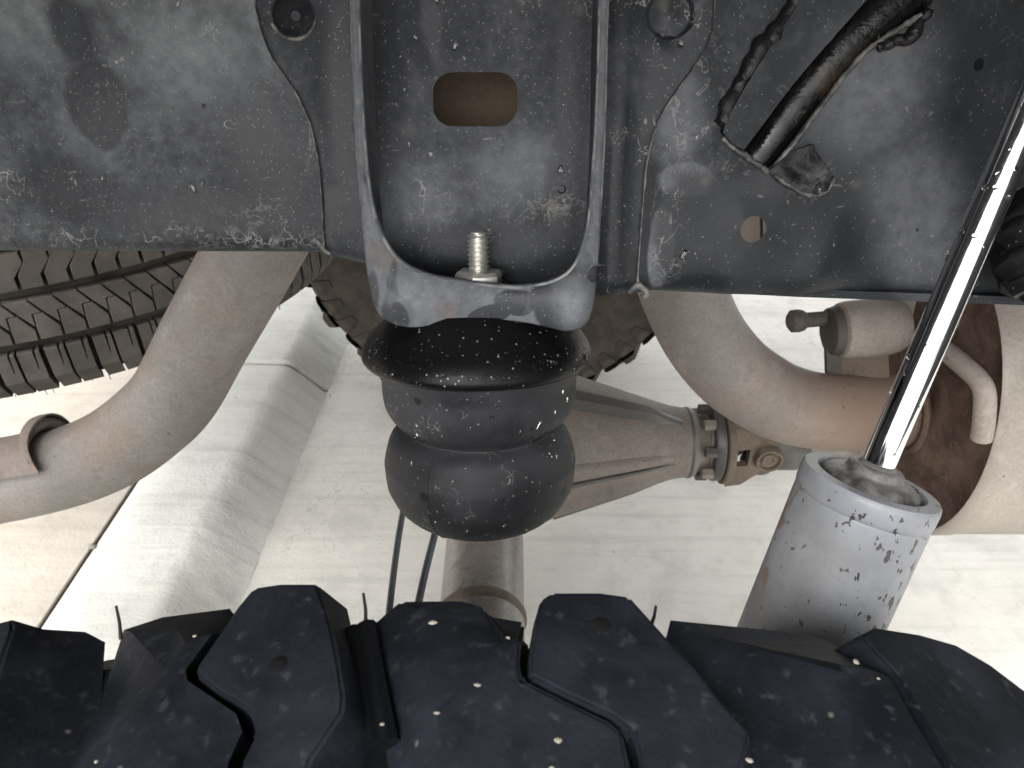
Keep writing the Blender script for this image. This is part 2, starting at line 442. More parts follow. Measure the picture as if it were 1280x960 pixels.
def dusty_steel(name, a, b_, cdark, seed=0, rough=0.75, blotch=0.5, metal=0.0, rust=None, heat=None):
    b = NB(name)
    n1 = b.noise(10, 5, 0.6, 0.4, w=seed); n2 = b.noise(60, 6, 0.65, 0.8, w=seed); n3 = b.noise(350, 3, 0.6, w=seed)
    c = b.mix(b.ramp(n1, 0.35, 0.65), a, b_)
    c = b.mix(b.mth('MULTIPLY', b.ramp(n2, 0.5, 0.72), blotch), c, cdark)
    if rust: c = b.mix(b.mth('MULTIPLY', b.ramp(b.noise(9, 4, 0.6, w=seed + 5), 0.5, 0.68), 0.7), c, rust)
    c = b.mix(b.ramp(n3, 0.35, 0.7, 0.0, 0.30), c, tuple(x * 0.5 for x in cdark))
    c = b.mix(b.mth('MULTIPLY', b.ramp(b.noise(24, 4, 0.6, 1.4, w=seed + 8), 0.56, 0.66), 0.35), c, tuple(min(1, x * 1.25) for x in b_))
    if heat:
        sp = b.t.nodes.new('ShaderNodeSeparateXYZ'); b.t.links.new(b.co, sp.inputs[0])
        hm = b.ramp(b.mth('ADD', sp.outputs[0], b.mth('MULTIPLY', b.mth('SUBTRACT', n1, 0.5), 0.12)), heat[0], heat[1])
        c = b.mix(b.mth('MULTIPLY', hm, 0.8), c, heat[2])
        c = b.mix(b.mth('MULTIPLY', b.mth('MULTIPLY', hm, b.dots(130, 0.3, 0.3, 0.4)), 0.6), c, tuple(x * 0.4 for x in heat[2]))
    c = b.mix(b.mth('MULTIPLY', b.dots(110, 0.2, 0.12, 0.2), 0.7), c, (0.05, 0.045, 0.04))
    b.bump(b.mth('ADD', b.mth('MULTIPLY', n2, 0.5), b.mth('MULTIPLY', n3, 0.3)), 0.25, 0.0015)
    return b.done(c, rough, metal)
M_pipe = dusty_steel('dusty_exhaust_steel', (0.182, 0.165, 0.147), (0.235, 0.214, 0.191), (0.128, 0.115, 0.102), 0, 0.62, 0.55, 0.0, (0.235, 0.163, 0.118), (0.06, 0.17, (0.205, 0.138, 0.104)))
M_sleeve = dusty_steel('dusty_sleeve_steel', (0.16, 0.128, 0.106), (0.20, 0.163, 0.138), (0.12, 0.095, 0.08), 3)
M_muff = dusty_steel('dusty_muffler_shell', (0.235, 0.208, 0.178), (0.275, 0.244, 0.210), (0.19, 0.165, 0.14), 5, 0.6, 0.35)
def rust_mat():
    b = NB('brown_rusted_end_plate')
    n1 = b.noise(26, 6, 0.7, 0.6); n2 = b.noise(140, 5, 0.65)
    c = b.mix(b.ramp(n1, 0.36, 0.64), (0.066, 0.043, 0.034), (0.135, 0.092, 0.070))
    c = b.mix(b.mth('MULTIPLY', b.ramp(n2, 0.55, 0.7), 0.6), c, (0.22, 0.155, 0.105))
    b.bump(b.mth('ADD', n1, b.mth('MULTIPLY', n2, 0.6)), 0.6, 0.002)
    return b.done(c, 0.9, 0.0, 0.2)
M_rust = rust_mat()
M_axle = dusty_steel('dusty_axle_casting', (0.155, 0.134, 0.114), (0.20, 0.175, 0.150), (0.075, 0.063, 0.053), 8, 0.65, 0.35)
M_tubeax = dusty_steel('wet_axle_tube_steel', (0.15, 0.134, 0.12), (0.25, 0.225, 0.20), (0.06, 0.06, 0.065), 21, 0.35, 0.75)
M_axled = dusty_steel('dark_wet_casting', (0.045, 0.042, 0.04), (0.085, 0.08, 0.075), (0.03, 0.03, 0.03), 9, 0.45, 0.5)
M_yoke = dusty_steel('rusty_yoke_iron', (0.105, 0.080, 0.058), (0.15, 0.118, 0.088), (0.045, 0.033, 0.024), 11, 0.7, 0.6)
M_bolt = dusty_steel('dusty_bolt_steel', (0.20, 0.175, 0.135), (0.27, 0.24, 0.19), (0.1, 0.08, 0.06), 13, 0.5, 0.4)
M_hang = dusty_steel('dusty_grey_hanger', (0.25, 0.218, 0.188), (0.295, 0.26, 0.225), (0.165, 0.14, 0.12), 17, 0.7, 0.4)
M_hangd = dusty_steel('dark_rubber_hanger', (0.055, 0.046, 0.04), (0.11, 0.095, 0.08), (0.04, 0.035, 0.03), 19, 0.7, 0.4)
def gloss():
    b = NB('glossy_black_undercoat')
    n = b.noise(70, 5, 0.65, 0.5); n2 = b.noise(300, 3, 0.6)
    c = b.mix(b.ramp(b.noise(28, 5, 0.65, w=4), 0.55, 0.70), (0.003, 0.003, 0.0032), (0.030, 0.019, 0.011))
    c = b.mix(b.mth('MULTIPLY', b.ramp(b.noise(150, 3, 0.6, w=6), 0.62, 0.70), 0.6), c, (0.11, 0.075, 0.045))
    b.bump(b.mth('ADD', n, b.mth('MULTIPLY', n2, 0.3)), 0.28, 0.002)
    return b.done(c, b.ramp(n, 0.35, 0.65, 0.14, 0.32), 0.0, 0.22)
M_gloss = gloss()
def gloss2():
    b = NB('black_weld_undercoat')
    n = b.noise(90, 5, 0.65, 0.5)
    c = b.mix(b.ramp(b.noise(45, 5, 0.65, w=4), 0.54, 0.66), (0.006, 0.006, 0.007), (0.05, 0.05, 0.052))
    b.bump(n, 0.8, 0.002)
    return b.done(c, b.ramp(n, 0.35, 0.65, 0.25, 0.5), 0.0, 0.2)
M_gloss2 = gloss2()
def chrome():
    b = NB('wet_chrome')
    n = b.noise(160, 3, 0.5)
    sp = b.dots(260, 0.34, 0.12, 0.3)
    c = b.mix(sp, (0.52, 0.53, 0.55), (0.24, 0.22, 0.17))
    b.bump(b.mth('ADD', b.mth('MULTIPLY', n, 0.02), sp), 0.12, 0.0008)
    return b.done(c, b.ramp(n, 0.4, 0.7, 0.08, 0.15), 1.0)
M_chrome = chrome()
def alu():
    b = NB('chipped_silver_paint')
    n1 = b.noise(14, 5, 0.6, 0.2); n2 = b.noise(200, 4, 0.6)
    c = b.mix(b.ramp(n1, 0.35, 0.66), (0.168, 0.176, 0.192), (0.235, 0.244, 0.262))
    v = b.mapped((1, 1, 0.6))
    mk_ = b.ramp(b.noise(18, 3, 0.6, w=8), 0.42, 0.58, 0.0, 0.06)
    chip = b.ramp(b.mth('ADD', b.noise(270, 3, 0.55, 0.6, w=3, vec=v), mk_), 0.652, 0.668)
    c = b.mix(b.mth('MULTIPLY', chip, 0.92), c, (0.016, 0.014, 0.013))
    m2 = b.ramp(b.noise(16, 3, 0.6, w=15), 0.46, 0.58, 0.0, 0.08)
    rc = b.ramp(b.mth('ADD', b.noise(80, 3, 0.55, 0.8, w=23, vec=b.mapped((1, 1, 0.5))), m2), 0.68, 0.71)
    c = b.mix(b.mth('MULTIPLY', rc, 0.75), c, (0.15, 0.092, 0.042))
    c = b.mix(b.mth('MULTIPLY', b.ramp(b.noise(18, 5, 0.6, w=33), 0.50, 0.70), 0.45), c, (0.15, 0.138, 0.122))
    c = b.mix(b.ramp(n2, 0.4, 0.75, 0.0, 0.3), c, (0.12, 0.115, 0.11))
    cn = b.noise(95, 2, 0.5, 1.4, w=4)
    curl = b.mth('MULTIPLY', b.line(cn, 0.5, 0.011), b.ramp(b.noise(40, 3, 0.6, w=6), 0.57, 0.62))
    c = b.mix(b.mth('MULTIPLY', curl, 0.5), c, (0.22, 0.20, 0.17))
    b.bump(b.mth('ADD', b.mth('MULTIPLY', n1, 0.4), b.mth('MULTIPLY', n2, 0.2)), 0.15, 0.001)
    return b.done(c, b.ramp(n1, 0.3, 0.7, 0.40, 0.52), 0.0, 0.30)
M_alu = alu()
def seal_mat():
    b = NB('oily_grey_seal')
    n = b.noise(60, 6, 0.7)
    c = b.mix(b.ramp(n, 0.38, 0.64), (0.016, 0.015, 0.014), (0.13, 0.126, 0.12))
    b.bump(n, 0.4, 0.0012)
    return b.done(c, 0.45, 0.0, 0.35)
M_seal = seal_mat()
def zinc():
    b = NB('yellow_zinc_plating')
    n = b.noise(120, 4, 0.6)
    c = b.mix(b.ramp(n, 0.35, 0.65), (0.42, 0.41, 0.37), (0.60, 0.59, 0.55))
    c = b.mix(b.mth('MULTIPLY', b.ramp(b.noise(50, 4, 0.6, w=5), 0.56, 0.66), 0.6), c, (0.20, 0.15, 0.10))
    return b.done(c, 0.33, 0.8)
M_zinc = zinc()
def concrete(name, a, b_, seed=0, groove=False):
    b = NB(name)
    n1 = b.noise(2.6, 6, 0.6, 0.3, w=seed); n2 = b.noise(22, 6, 0.65, w=seed); n3 = b.noise(160, 4, 0.7, w=seed)
    st = b.noise(5, 5, 0.6, vec=b.mapped((0.5, 9, 1)), w=seed + 2)
    c = b.mix(b.ramp(n1, 0.34, 0.66), a, b_)
    n4 = b.noise(9, 5, 0.6, 0.6, w=seed + 4)
    c = b.mix(b.mth('MULTIPLY', b.ramp(n4, 0.48, 0.70), 0.45), c, tuple(x * 0.74 for x in a))
    c = b.mix(b.mth('MULTIPLY', b.ramp(n2, 0.5, 0.72), 0.5), c, tuple(x * 0.76 for x in a))
    c = b.mix(b.mth('MULTIPLY', b.ramp(n3, 0.54, 0.72), 0.35), c, tuple(x * 0.65 for x in a))
    c = b.mix(b.mth('MULTIPLY', b.ramp(st, 0.48, 0.68), 0.55), c, tuple(x * 0.80 for x in a))
    c = b.mix(b.mth('MULTIPLY', b.dots(28, 0.12, 0.12, 0.6), 0.6), c, (0.15, 0.13, 0.11))
    cr = b.noise(3.2, 6, 0.65, 0.4, w=seed + 12)
    crm = b.mth('MULTIPLY', b.line(cr, 0.5, 0.0022), b.ramp(b.noise(1.7, 2, w=seed + 14), 0.52, 0.60))
    c = b.mix(b.mth('MULTIPLY', crm, 0.5), c, tuple(x * 0.35 for x in a))
    c = b.mix(b.mth('MULTIPLY', b.dots(70, 0.16, 0.10, 0.6), 0.5), c, tuple(x * 0.35 for x in a))
    b.bump(b.mth('ADD', b.mth('ADD', n2, b.mth('MULTIPLY', st, 0.5)), b.mth('MULTIPLY', n3, 0.5)), 0.5, 0.005)
    return b.done(c, 0.85, 0.0, 0.3)
M_street = concrete('pale_street_concrete', (0.47, 0.452, 0.405), (0.56, 0.542, 0.492), 0)
M_kerb = concrete('grey_kerb_concrete', (0.43, 0.42, 0.38), (0.50, 0.49, 0.45), 4)
M_walk = concrete('tan_sidewalk_concrete', (0.345, 0.312, 0.265), (0.395, 0.36, 0.31), 7)
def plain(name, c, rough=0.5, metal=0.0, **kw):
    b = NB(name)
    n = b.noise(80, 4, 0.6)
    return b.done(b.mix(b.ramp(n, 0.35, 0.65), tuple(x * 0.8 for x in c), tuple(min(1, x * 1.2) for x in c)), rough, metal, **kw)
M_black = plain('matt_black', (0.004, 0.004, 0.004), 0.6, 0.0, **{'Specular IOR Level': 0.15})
M_hose = plain('grey_black_hose', (0.05, 0.055, 0.065), 0.45)
M_joint = plain('dark_joint_filler', (0.045, 0.038, 0.028), 0.9)
M_joint2 = plain('dusty_joint_filler', (0.22, 0.20, 0.17), 0.9)
M_bed = plain('underbody_pale_paint', (0.24, 0.24, 0.245), 0.6)
M_liner = plain('black_arch_liner', (0.03, 0.03, 0.031), 0.7)
M_rim = plain('grey_alloy', (0.30, 0.30, 0.31), 0.4, 0.8)
M_darkin = dusty_steel('rusty_dark_cavity', (0.006, 0.005, 0.004), (0.016, 0.011, 0.007), (0.004, 0.004, 0.004), 23, 0.7, 0.6)
M_inner = dusty_steel('dusty_inner_wall', (0.075, 0.05, 0.031), (0.10, 0.07, 0.046), (0.05, 0.034, 0.021), 31, 0.85, 0.5)
M_grit = plain('pale_grit', (0.20, 0.18, 0.145), 0.8)
def water():
    b = NB('water')
    return b.done((1, 1, 1), 0.02, 0.0, None, IOR=1.33, **{'Transmission Weight': 1.0})
M_water = water()

def drops(name, places, parent, mat=None):
    """places: (point, normal, tangent, size, stretch, height): flattened beads lying on a surface, joined"""
    vs, fs = [], []
    for p, n, t, s, st, hh in places:
        n = n.normalized(); t = (t - n * t.dot(n)).normalized(); u = n.cross(t)
        b0 = len(vs); K = 8
        rr = [rnd.uniform(0.8, 1.2) for _ in range(K)]
        for lev, (q, h) in enumerate(((1.0, -0.15), (0.82, 0.6), (0.42, 0.95))):
            for k in range(K):
                a = 2 * math.pi * k / K
                vs.append(p + t * (math.cos(a) * s * st * q * rr[k]) + u * (math.sin(a) * s * q * rr[k]) + n * (h * hh * s))
        vs.append(p + n * (hh * s))
        for lev in range(2):
            for k in range(K):
                j = (k + 1) % K
                fs.append((b0 + lev * K + k, b0 + lev * K + j, b0 + (lev + 1) * K + j, b0 + (lev + 1) * K + k))
        for k in range(K): fs.append((b0 + 2 * K + k, b0 + 2 * K + (k + 1) % K, b0 + 3 * K))
        fs.append(tuple(b0 + k for k in range(K - 1, -1, -1)))
    return mk(name, vs, fs, mat or M_water, parent, sharp=80, kind='stuff')

# ================================================================== SETTING: street, kerb, sidewalk
kA, kB = Wz(409, 490, 0.0), Wz(308, 733, 0.0)
kdir = Vector((kA.x - kB.x, kA.y - kB.y, 0)).normalized()
kout = Vector((-kdir.y, kdir.x, 0))                  # towards the sidewalk (left)
if kout.x > 0: kout = -kout
KH = 0.075
jA, jB = Wz(168, 607, KH), Wz(62, 762, KH)
jw = ((jA - kA).dot(kout) + (jB - kA).dot(kout)) / 2   # how far the joint lies behind the kerb foot
def kp(s, o, z): return Vector((kA.x, kA.y, z)) + kdir * s + kout * o
def struct(o):
    o['kind'] = 'structure'; return o
vs, fs = [], []
NX, NY = 60, 60
def grade(i, n): t = (i / n) * 2 - 1; return math.copysign(abs(t) ** 3, t)
for i in range(NX + 1):
    for j in range(NY + 1):
        vs.append(kp(grade(i, NX) * 60, -30 + grade(j, NY) * 30.6 , 0.0))
for i in range(NX):
    for j in range(NY):
        a = i * (NY + 1) + j; fs.append((a, a + 1, a + NY + 2, a + NY + 1))
street = struct(recalc(mk('street', vs, fs, M_street, smooth=False)))
fw = jw * 0.36
prof = [(-0.002, -0.05), (-0.002, 0.0005), (0.0, 0.002), (fw * 0.10, 0.008), (fw * 0.32, 0.026), (fw * 0.55, 0.046), (fw * 0.74, 0.0615), (fw * 0.88, 0.0695), (fw * 1.0, 0.0735), (fw * 1.13, KH), (jw * 0.75, KH), (jw - 0.006, KH), (jw - 0.0035, KH - 0.0015), (jw - 0.003, -0.05)]
jt = (Wz(385, 475, 0.03) - kA).dot(kdir)             # the cross joint in the kerb
def kerb_mesh(s0, s1):
    n = max(2, int((s1 - s0) / 0.008)) if s1 - s0 < 3 else 300
    loops = []
    for k in range(n + 1):
        s = s0 + (s1 - s0) * k / n
        e = 0.006 if k in (0, n) else 0.0
        loops.append([kp(s, o + (0.004 * mnoise.noise(Vector((s * 9, o * 20, 1))) + 0.003 * mnoise.noise(Vector((s * 45, o * 60, 7)))) * (o < jw * 0.55), z - e * (z > 0) + (0.002 * mnoise.noise(Vector((s * 14, o * 30, 5))) + 0.0012 * mnoise.noise(Vector((s * 60, o * 80, 2)))) * (o < jw * 0.55)) for o, z in prof])
    return loft(loops)
kerb = struct(recalc(mk('kerb', *kerb_mesh(-1.6, jt - 0.0022), M_kerb)))
kseg = recalc(mk('kerb_segment', *kerb_mesh(jt + 0.0022, jt + 3.0), M_kerb, kerb))
kseg2 = recalc(mk('kerb_segment', *kerb_mesh(jt + 3.008, 50), M_kerb, kerb))
fprof = [(o, z - 0.004 if z > 0.004 else z - 0.001) for o, z in prof[:9]] + [(0.10, -0.05)]
jf = recalc(mk('joint_filler', *loft([[kp(jt + e, o, z) for o, z in fprof] for e in (-0.003, 0.003)]), M_joint2, kerb))
jf2 = mk('joint_filler', *box(kp(0, jw, KH - 0.030), kdir, kout, Vector((0, 0, 1)), 8, 0.0031, 0.025), M_joint, kerb)
def walk_mesh(s0, s1, o0, o1):
    z = KH + 0.0
    q = [(s0, o0), (s1, o0), (s1, o1), (s0, o1)]
    b = 0.0015
    q2 = [(s0 + b, o0 + b), (s1 - b, o0 + b), (s1 - b, o1 - b), (s0 + b, o1 - b)]
    return loft([[kp(s, o, -0.02) for s, o in q], [kp(s, o, z - 0.0015) for s, o in q], [kp(s, o, z) for s, o in q2]])
walk = struct(recalc(mk('sidewalk', *walk_mesh(-1.5, 1.5, jw + 0.0030, jw + 1.5), M_walk, smooth=False)))
for k in range(1, 8):
    recalc(mk('sidewalk_slab', *walk_mesh(1.5 + (k - 1) * 1.5 + 0.008, 1.5 + k * 1.5, jw + 0.0030, jw + 1.5), M_walk, walk, smooth=False))
verge = struct(recalc(mk('ground', *loft([[kp(-60, jw + 1.51, -0.02), kp(60, jw + 1.51, -0.02), kp(60, jw + 60, -0.02), kp(-60, jw + 60, -0.02)],
     [kp(-60, jw + 1.51, KH - 0.01), kp(60, jw + 1.51, KH - 0.01), kp(60, jw + 60, KH - 0.01), kp(-60, jw + 60, KH - 0.01)]]), M_walk, smooth=False)))
crumbs = []
for k in range(700):
    s_ = rnd.uniform(-0.35, 0.6) if k % 3 else rnd.uniform(0.0, 0.3); o_ = rnd.gauss(-0.004, 0.012)
    crumbs.append((kp(s_, min(o_, 0.004), 0.0), Vector((0, 0, 1)), kdir, rnd.choice((0.0007, 0.001, 0.0014, 0.002)), rnd.uniform(1, 1.6), 0.8))
kg = drops('kerb_grit', crumbs, None, M_kerb)
kg['label'] = 'pale crumbs of grit along the foot of the kerb'; kg['category'] = 'grit'
# pebble lodged in the sidewalk joint
peb = mk('pebble', *lathe([(0.0001, -0.005), (0.006, -0.002), (0.007, 0.001), (0.004, 0.004), (0.0001, 0.0055)], Wz(115, 683, KH + 0.002), Vector((0.3, 0.2, 1)), 9, wob=0.3), M_grit)
peb['label'] = 'tiny pale pebble lodged in the dark sidewalk joint'; peb['category'] = 'pebble'

# ================================================================== TRUCK BED overhead (keeps the sky off the chassis)
bed = thing('truck_bed', 'pale grey truck bed floor and wheel arch overhead, above the frame rail', 'truck bed', (0, 0.8, 1.12))
bt = R(4)
by_, bz_ = Vector((0, math.cos(bt), -math.sin(bt))), Vector((0, math.sin(bt), math.cos(bt)))
loops = []
for x in np.linspace(-1.35, 1.1, 50):
    rz = 0.012 if int((x + 2) / 0.07) % 2 else 0.0
    c0 = Vector((x, 0.36, 1.09))
    loops.append([c0 + bz_ * rz, c0 + by_ * 1.55 + bz_ * rz, c0 + by_ * 1.55 + bz_ * (0.02 + rz), c0 + bz_ * (0.02 + rz)])
recalc(mk('bed_floor', *loft(loops), M_bed, bed, smooth=False))
def wall_loop(y):
    pts = [(-1.35, 0.86), (-0.64, 0.86)] + [(-0.02 - 0.62 * math.cos(R(a)), 0.66 + 0.62 * math.sin(R(a))) for a in range(12, 169, 6)] + [(0.60, 0.86), (1.5, 0.80), (1.5, 1.62), (-1.35, 1.62)]
    return [Vector((x, y, z)) for x, z in pts]
recalc(mk('side_panel', *loft([wall_loop(-0.22), wall_loop(-0.205)]), M_bed, bed, smooth=False))
ac = Vector((-0.02, 0, 0.66))
vs, fs = lathe([(0.60, -0.205), (0.60, 0.36), (0.605, 0.36), (0.605, -0.205)], ac, Vector((0, 1, 0)), 40, hint=Vector((0, 0, 1)), a0=R(0), a1=R(180))
recalc(mk('wheel_arch', vs, fs, M_liner, bed))

# ================================================================== FRAME RAIL
rail = thing('frame_rail', 'black dusty truck frame rail running across behind the bump stop', 'frame rail', RAILO)
def pxl(pts, d): return [b2(x, y, d) for x, y in pts]
def smooth_step(a, b, v):
    t = min(1, max(0, (v - a) / (b - a))); return t * t * (3 - 2 * t)
def lerp_line(pts, x):
    if x <= pts[0][0]: return pts[0][1]
    for (x0, y0), (x1, y1) in zip(pts, pts[1:]):
        if x <= x1: return y0 + (y1 - y0) * (x - x0) / (x1 - x0)
    return pts[-1][1]
def plate_place(d, bottom, hfun=None, rr=0.010):
    def f(x, z, back):
        zb = lerp_line(bottom, x)
        t = z - zb
        dep = 0.0
        if t < rr: q = min(rr, rr - t); dep = rr - math.sqrt(max(0, rr * rr - q * q))
        h = hfun(x, z) if hfun else 0.0
        h += 0.0006 * mnoise.noise(Vector((x * 30, z * 30, d * 90)))
        return bw(x, d + dep - h + back, z)
    return f
def circ(cx, cy, r, d, n=28, ry=None):
    c = b2(cx, cy, d); e = b2(cx + r, cy, d); rx = e[0] - c[0]
    e2 = b2(cx, cy - (ry or r), d); rz = e2[1] - c[1]
    return [(c[0] + rx * math.cos(2 * math.pi * k / n), c[1] + rz * math.sin(2 * math.pi * k / n)) for k in range(n)]
DL, DC, DR = -0.0016, 0.0008, -0.0016
TH = 0.0022
def rows(bottom, offs, step=0.004):
    out = []
    x = bottom[0][0]
    while x < bottom[-1][0]:
        out += [(x, lerp_line(bottom, x) + o) for o in offs]; x += step
    return out
def only_in(pts, outer, holes=()):
    return [p for p in pts if inpoly(p, outer) and not any(inpoly(p, h) for h in holes)]
OFFS = (0.0007, 0.0017, 0.003, 0.0045, 0.0065, 0.009, 0.012)
# left plate
seamL = [(318, -60), (318, 10), (326, 42), (342, 78), (366, 112), (384, 148), (395, 190), (400, 235), (403, 290), (405, 317)]
outL = pxl([(-420, -60)] + seamL + [(-420, 314)], DL)
botL = sorted(pxl([(-420, 314), (405, 316)], DL))
def hL(x, z):
    px = b2(345, 20, DL); s = 0.0
    return s
vs, fs, mi = sheet(outL, [], TH, plate_place(DL, botL, hL, 0.006), 0.005, only_in(rows(botL, OFFS), outL))
recalc(mk('side_plate', vs, fs, None, rail, mats=[M_left, M_edge], midx=mi, label='dusty grey-black side plate left of the bracket'))
# middle plate with the slot and the round opening
seamR = [(902, -60), (895, 0), (890, 45), (872, 78), (850, 110), (830, 140), (816, 172), (808, 213), (804, 260), (801, 300), (798, 345), (797, 362)]
outC = pxl([(300, -60), (300, -20), (392, 250), (396, 318), (452, 332), (470, 345), (745, 374), (800, 369), (815, 369), (815, 300), (830, 170), (912, 30), (912, -60)], DC)
botC = pxl([(380, 316), (452, 332), (745, 374), (800, 369), (830, 369)], DC)
slot = []
for (cx, cy, a0) in ((622, 115, -90), (622, 133, 0), (566, 133, 90), (566, 115, 180)):
    for k in range(7):
        a = R(a0 + 90 * k / 6); slot.append((cx + 25 * math.cos(a), cy + 25 * math.sin(a)))
slot = pxl(slot, DC)
plugC = b2(366, 18, DC)
dimC = b2(838, 18, DC); dimR = abs(b2(868, 18, DC)[0] - dimC[0])
xg = b2(769, 200, DC)[0]
def hC(x, z):
    rr = math.hypot(x - dimC[0], z - dimC[1]) / dimR
    return -0.0022 * smooth_step(1.06, 0.84, rr) + 0.0018 * smooth_step(0.35, 0.0, rr) + 0.003 * smooth_step(0.010, 0.0, abs(x - xg))
vs, fs, mi = sheet(outC, [slot, circ(366, 18, 28, DC)], TH, plate_place(DC, botC, hC, 0.008), 0.004, only_in(rows(botC, OFFS), outC) + [p for q in (8, 16, 24, 26, 28, 30, 32) for p in circ(838, 18, q, DC, 40)])
recalc(mk('centre_plate', vs, fs, None, rail, mats=[M_mid, M_edge], midx=mi))
# right plate: dimple, bulge, long weld-edged opening, small round hole
def px_of(x, z):                                      # back to the photograph's measure, only to place the pressing
    p = bw(x, DR, z) - CAM
    a = p.y * math.cos(PITCH) - p.z * math.sin(PITCH); u = p.y * math.sin(PITCH) + p.z * math.cos(PITCH)
    return 640 + FPX * p.x / a, 480 - FPX * u / a

A1, A2 = b2(1185, 0, DR), b2(1045, 270, DR)
nrm = Vector((A2[1] - A1[1], -(A2[0] - A1[0]))).normalized()
if nrm.x < 0: nrm = -nrm
e1 = b2(1290, 160, DR)
def hR(x, z):
    s = (Vector((x, z)) - Vector(A1)).dot(nrm)          # distance right of the crease
    h = -0.014 * smooth_step(-0.012, 0.06, s) - 0.002 * smooth_step(-0.03, -0.008, s) * smooth_step(0.01, -0.008, s)
    h += 0.0008 * mnoise.noise(Vector((x * 60, z * 60, 3)))
    return h
outR = pxl(seamR[:-1] + [(800, 367), (1000, 378), (1280, 388), (2100, 418), (2100, -60)], DR)
botR = sorted(pxl([(797, 367), (1000, 378), (1280, 388), (2100, 418)], DR))
slit = pxl([(926, 190), (945, 168), (985, 112), (1030, 60), (1080, 10), (1100, -12), (1182, -12), (1150, 22), (1105, 48), (1070, 76), (1040, 112), (1010, 152), (985, 185), (966, 208), (958, 212)], DR)
hole = circ(942, 287, 17, DR, 20)
vs, fs, mi = sheet(outR, [slit, hole], TH, plate_place(DR, botR, hR, 0.012), 0.005, only_in(rows(botR, OFFS), outR))
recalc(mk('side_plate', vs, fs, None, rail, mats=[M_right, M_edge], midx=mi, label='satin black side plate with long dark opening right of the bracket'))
# lower flange running inboard, in two lengths
def flange(pts, d, name, mat):
    loops = []
    for x, y in pts:
        p = b2(x, y, d)
        loops.append([bw(p[0], d + 0.008, p[1] + 0.001), bw(p[0], d + 0.0555, p[1] + 0.001), bw(p[0], d + 0.0555, p[1] + 0.005), bw(p[0], d + 0.008, p[1] + 0.005)])
    return recalc(mk(name, *loft(loops), mat, rail, smooth=False))
flange([(-420, 314), (400, 316)], DL, 'lower_flange', M_left)
flange([(404, 317), (452, 332), (745, 374), (797, 369)], DC + 0.001, 'lower_flange', M_mid)
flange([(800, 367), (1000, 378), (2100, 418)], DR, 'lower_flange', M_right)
iw = pxl([(-520, -120), (2300, -120), (2300, 392), (800, 350), (745, 352), (452, 312), (-520, 296)], 0.054)
ihole = circ(944, 283, 24, 0.054, 20)
vs, fs, mi = sheet(iw, [ihole], 0.004, lambda x, z, bk: bw(x, 0.054 + bk, z), 0.03)
recalc(mk('inner_wall', vs, fs, None, rail, mats=[M_inner, M_edge], midx=mi))
# weld beads along the two lap seams and the gusset
def bead(px, d, r, name='weld_bead', mat=None, lift=0.0):
    pts = [bw(*(lambda q: (q[0], d - lift, q[1]))(b2(x, y, d))) for x, y in px]
    pts = [Vector(p) for p in spline(pts, 18)]
    pts = [p + Vector((mnoise.noise(p * 220), 0, mnoise.noise(p * 220 + Vector((9, 0, 0))))) * (r * 0.35) for p in pts]
    rr = [r * (0.70 + 0.55 * abs(mnoise.noise(p * (0.35 / r)))) for p in pts]
    return mk(name, *tube(pts, rr, 12, wob=0.22, wfreq=0.9 / r), mat or M_weld, rail, sharp=80)
bead(seamL[1:], DL, 0.0007, lift=-0.0008)
bead(seamR[1:], DR, 0.0007, lift=-0.0008)
bead([(786, 365), (796, 357), (804, 360), (808, 367), (803, 372)], DR, 0.0020, lift=0.0)
bead([(396, 300), (404, 312), (412, 318)], DL, 0.0014)
# round plug in the left opening
c = bw(plugC[0], DC + 0.004, plugC[1])
pr = abs(b2(394, 18, DC)[0] - plugC[0])
recalc(mk('hole_plug', *lathe([(0.0001, 0.001), (pr * 0.22, 0.0008), (pr * 0.34, 0.004), (pr * 0.7, 0.007), (pr * 0.95, 0.004), (pr * 1.12, -0.0003), (pr * 1.14, 0.004), (pr * 0.9, 0.012), (0.0001, 0.013)], c, BY, 32), M_lobe, rail))
mk('rim_bead', *tube([c + BX * (pr * 1.02 * math.cos(a)) + BZ * (pr * 1.02 * math.sin(a)) - BY * 0.004 for a in np.linspace(R(200), R(345), 24)], 0.0008, 8, wob=0.5, wfreq=300), M_weld, rail)
# the welded gusset strap beside the long opening, with its rough bead, and the rusty channel behind
gs = [(905, 150), (930, 105), (965, 50), (1005, -12), (1090, -12), (1030, 55), (985, 108), (950, 155), (926, 187), (912, 180), (900, 165)]
gq = pxl(gs, DR)
vs, fs, mi = sheet(gq, [], 0.006, lambda x, z, bk: bw(x, DR - 0.005 + bk + 0.0008 * mnoise.noise(Vector((x * 90, z * 90, 0))), z), 0.004)
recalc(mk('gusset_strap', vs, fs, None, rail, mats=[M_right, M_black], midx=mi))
bead([(902, 158), (908, 135), (925, 105), (945, 72), (970, 38), (1003, -10)], DR, 0.0046, lift=0.0008, mat=M_gloss2)
bead([(903, 172), (915, 184), (930, 194), (945, 206), (960, 214)], DR, 0.0016, lift=0.001)
bead([(962, 214), (985, 188), (1012, 152), (1042, 111), (1072, 74), (1106, 46), (1150, 20)], DR, 0.0014, lift=0.001)
bead([(1095, 60), (1118, 52), (1138, 46), (1148, 30), (1160, 12)], DR, 0.003, lift=0.0005, mat=M_gloss2)
ch = pxl([(900, 215), (1085, -30), (1215, -30), (1000, 240)], DR)
loops = []
for dd in (0.006, 0.030):
    loops.append([bw(x, DR + dd, z) for x, z in ch])
recalc(mk('channel', *loft(loops, cap0=False), M_black, rail, smooth=False))
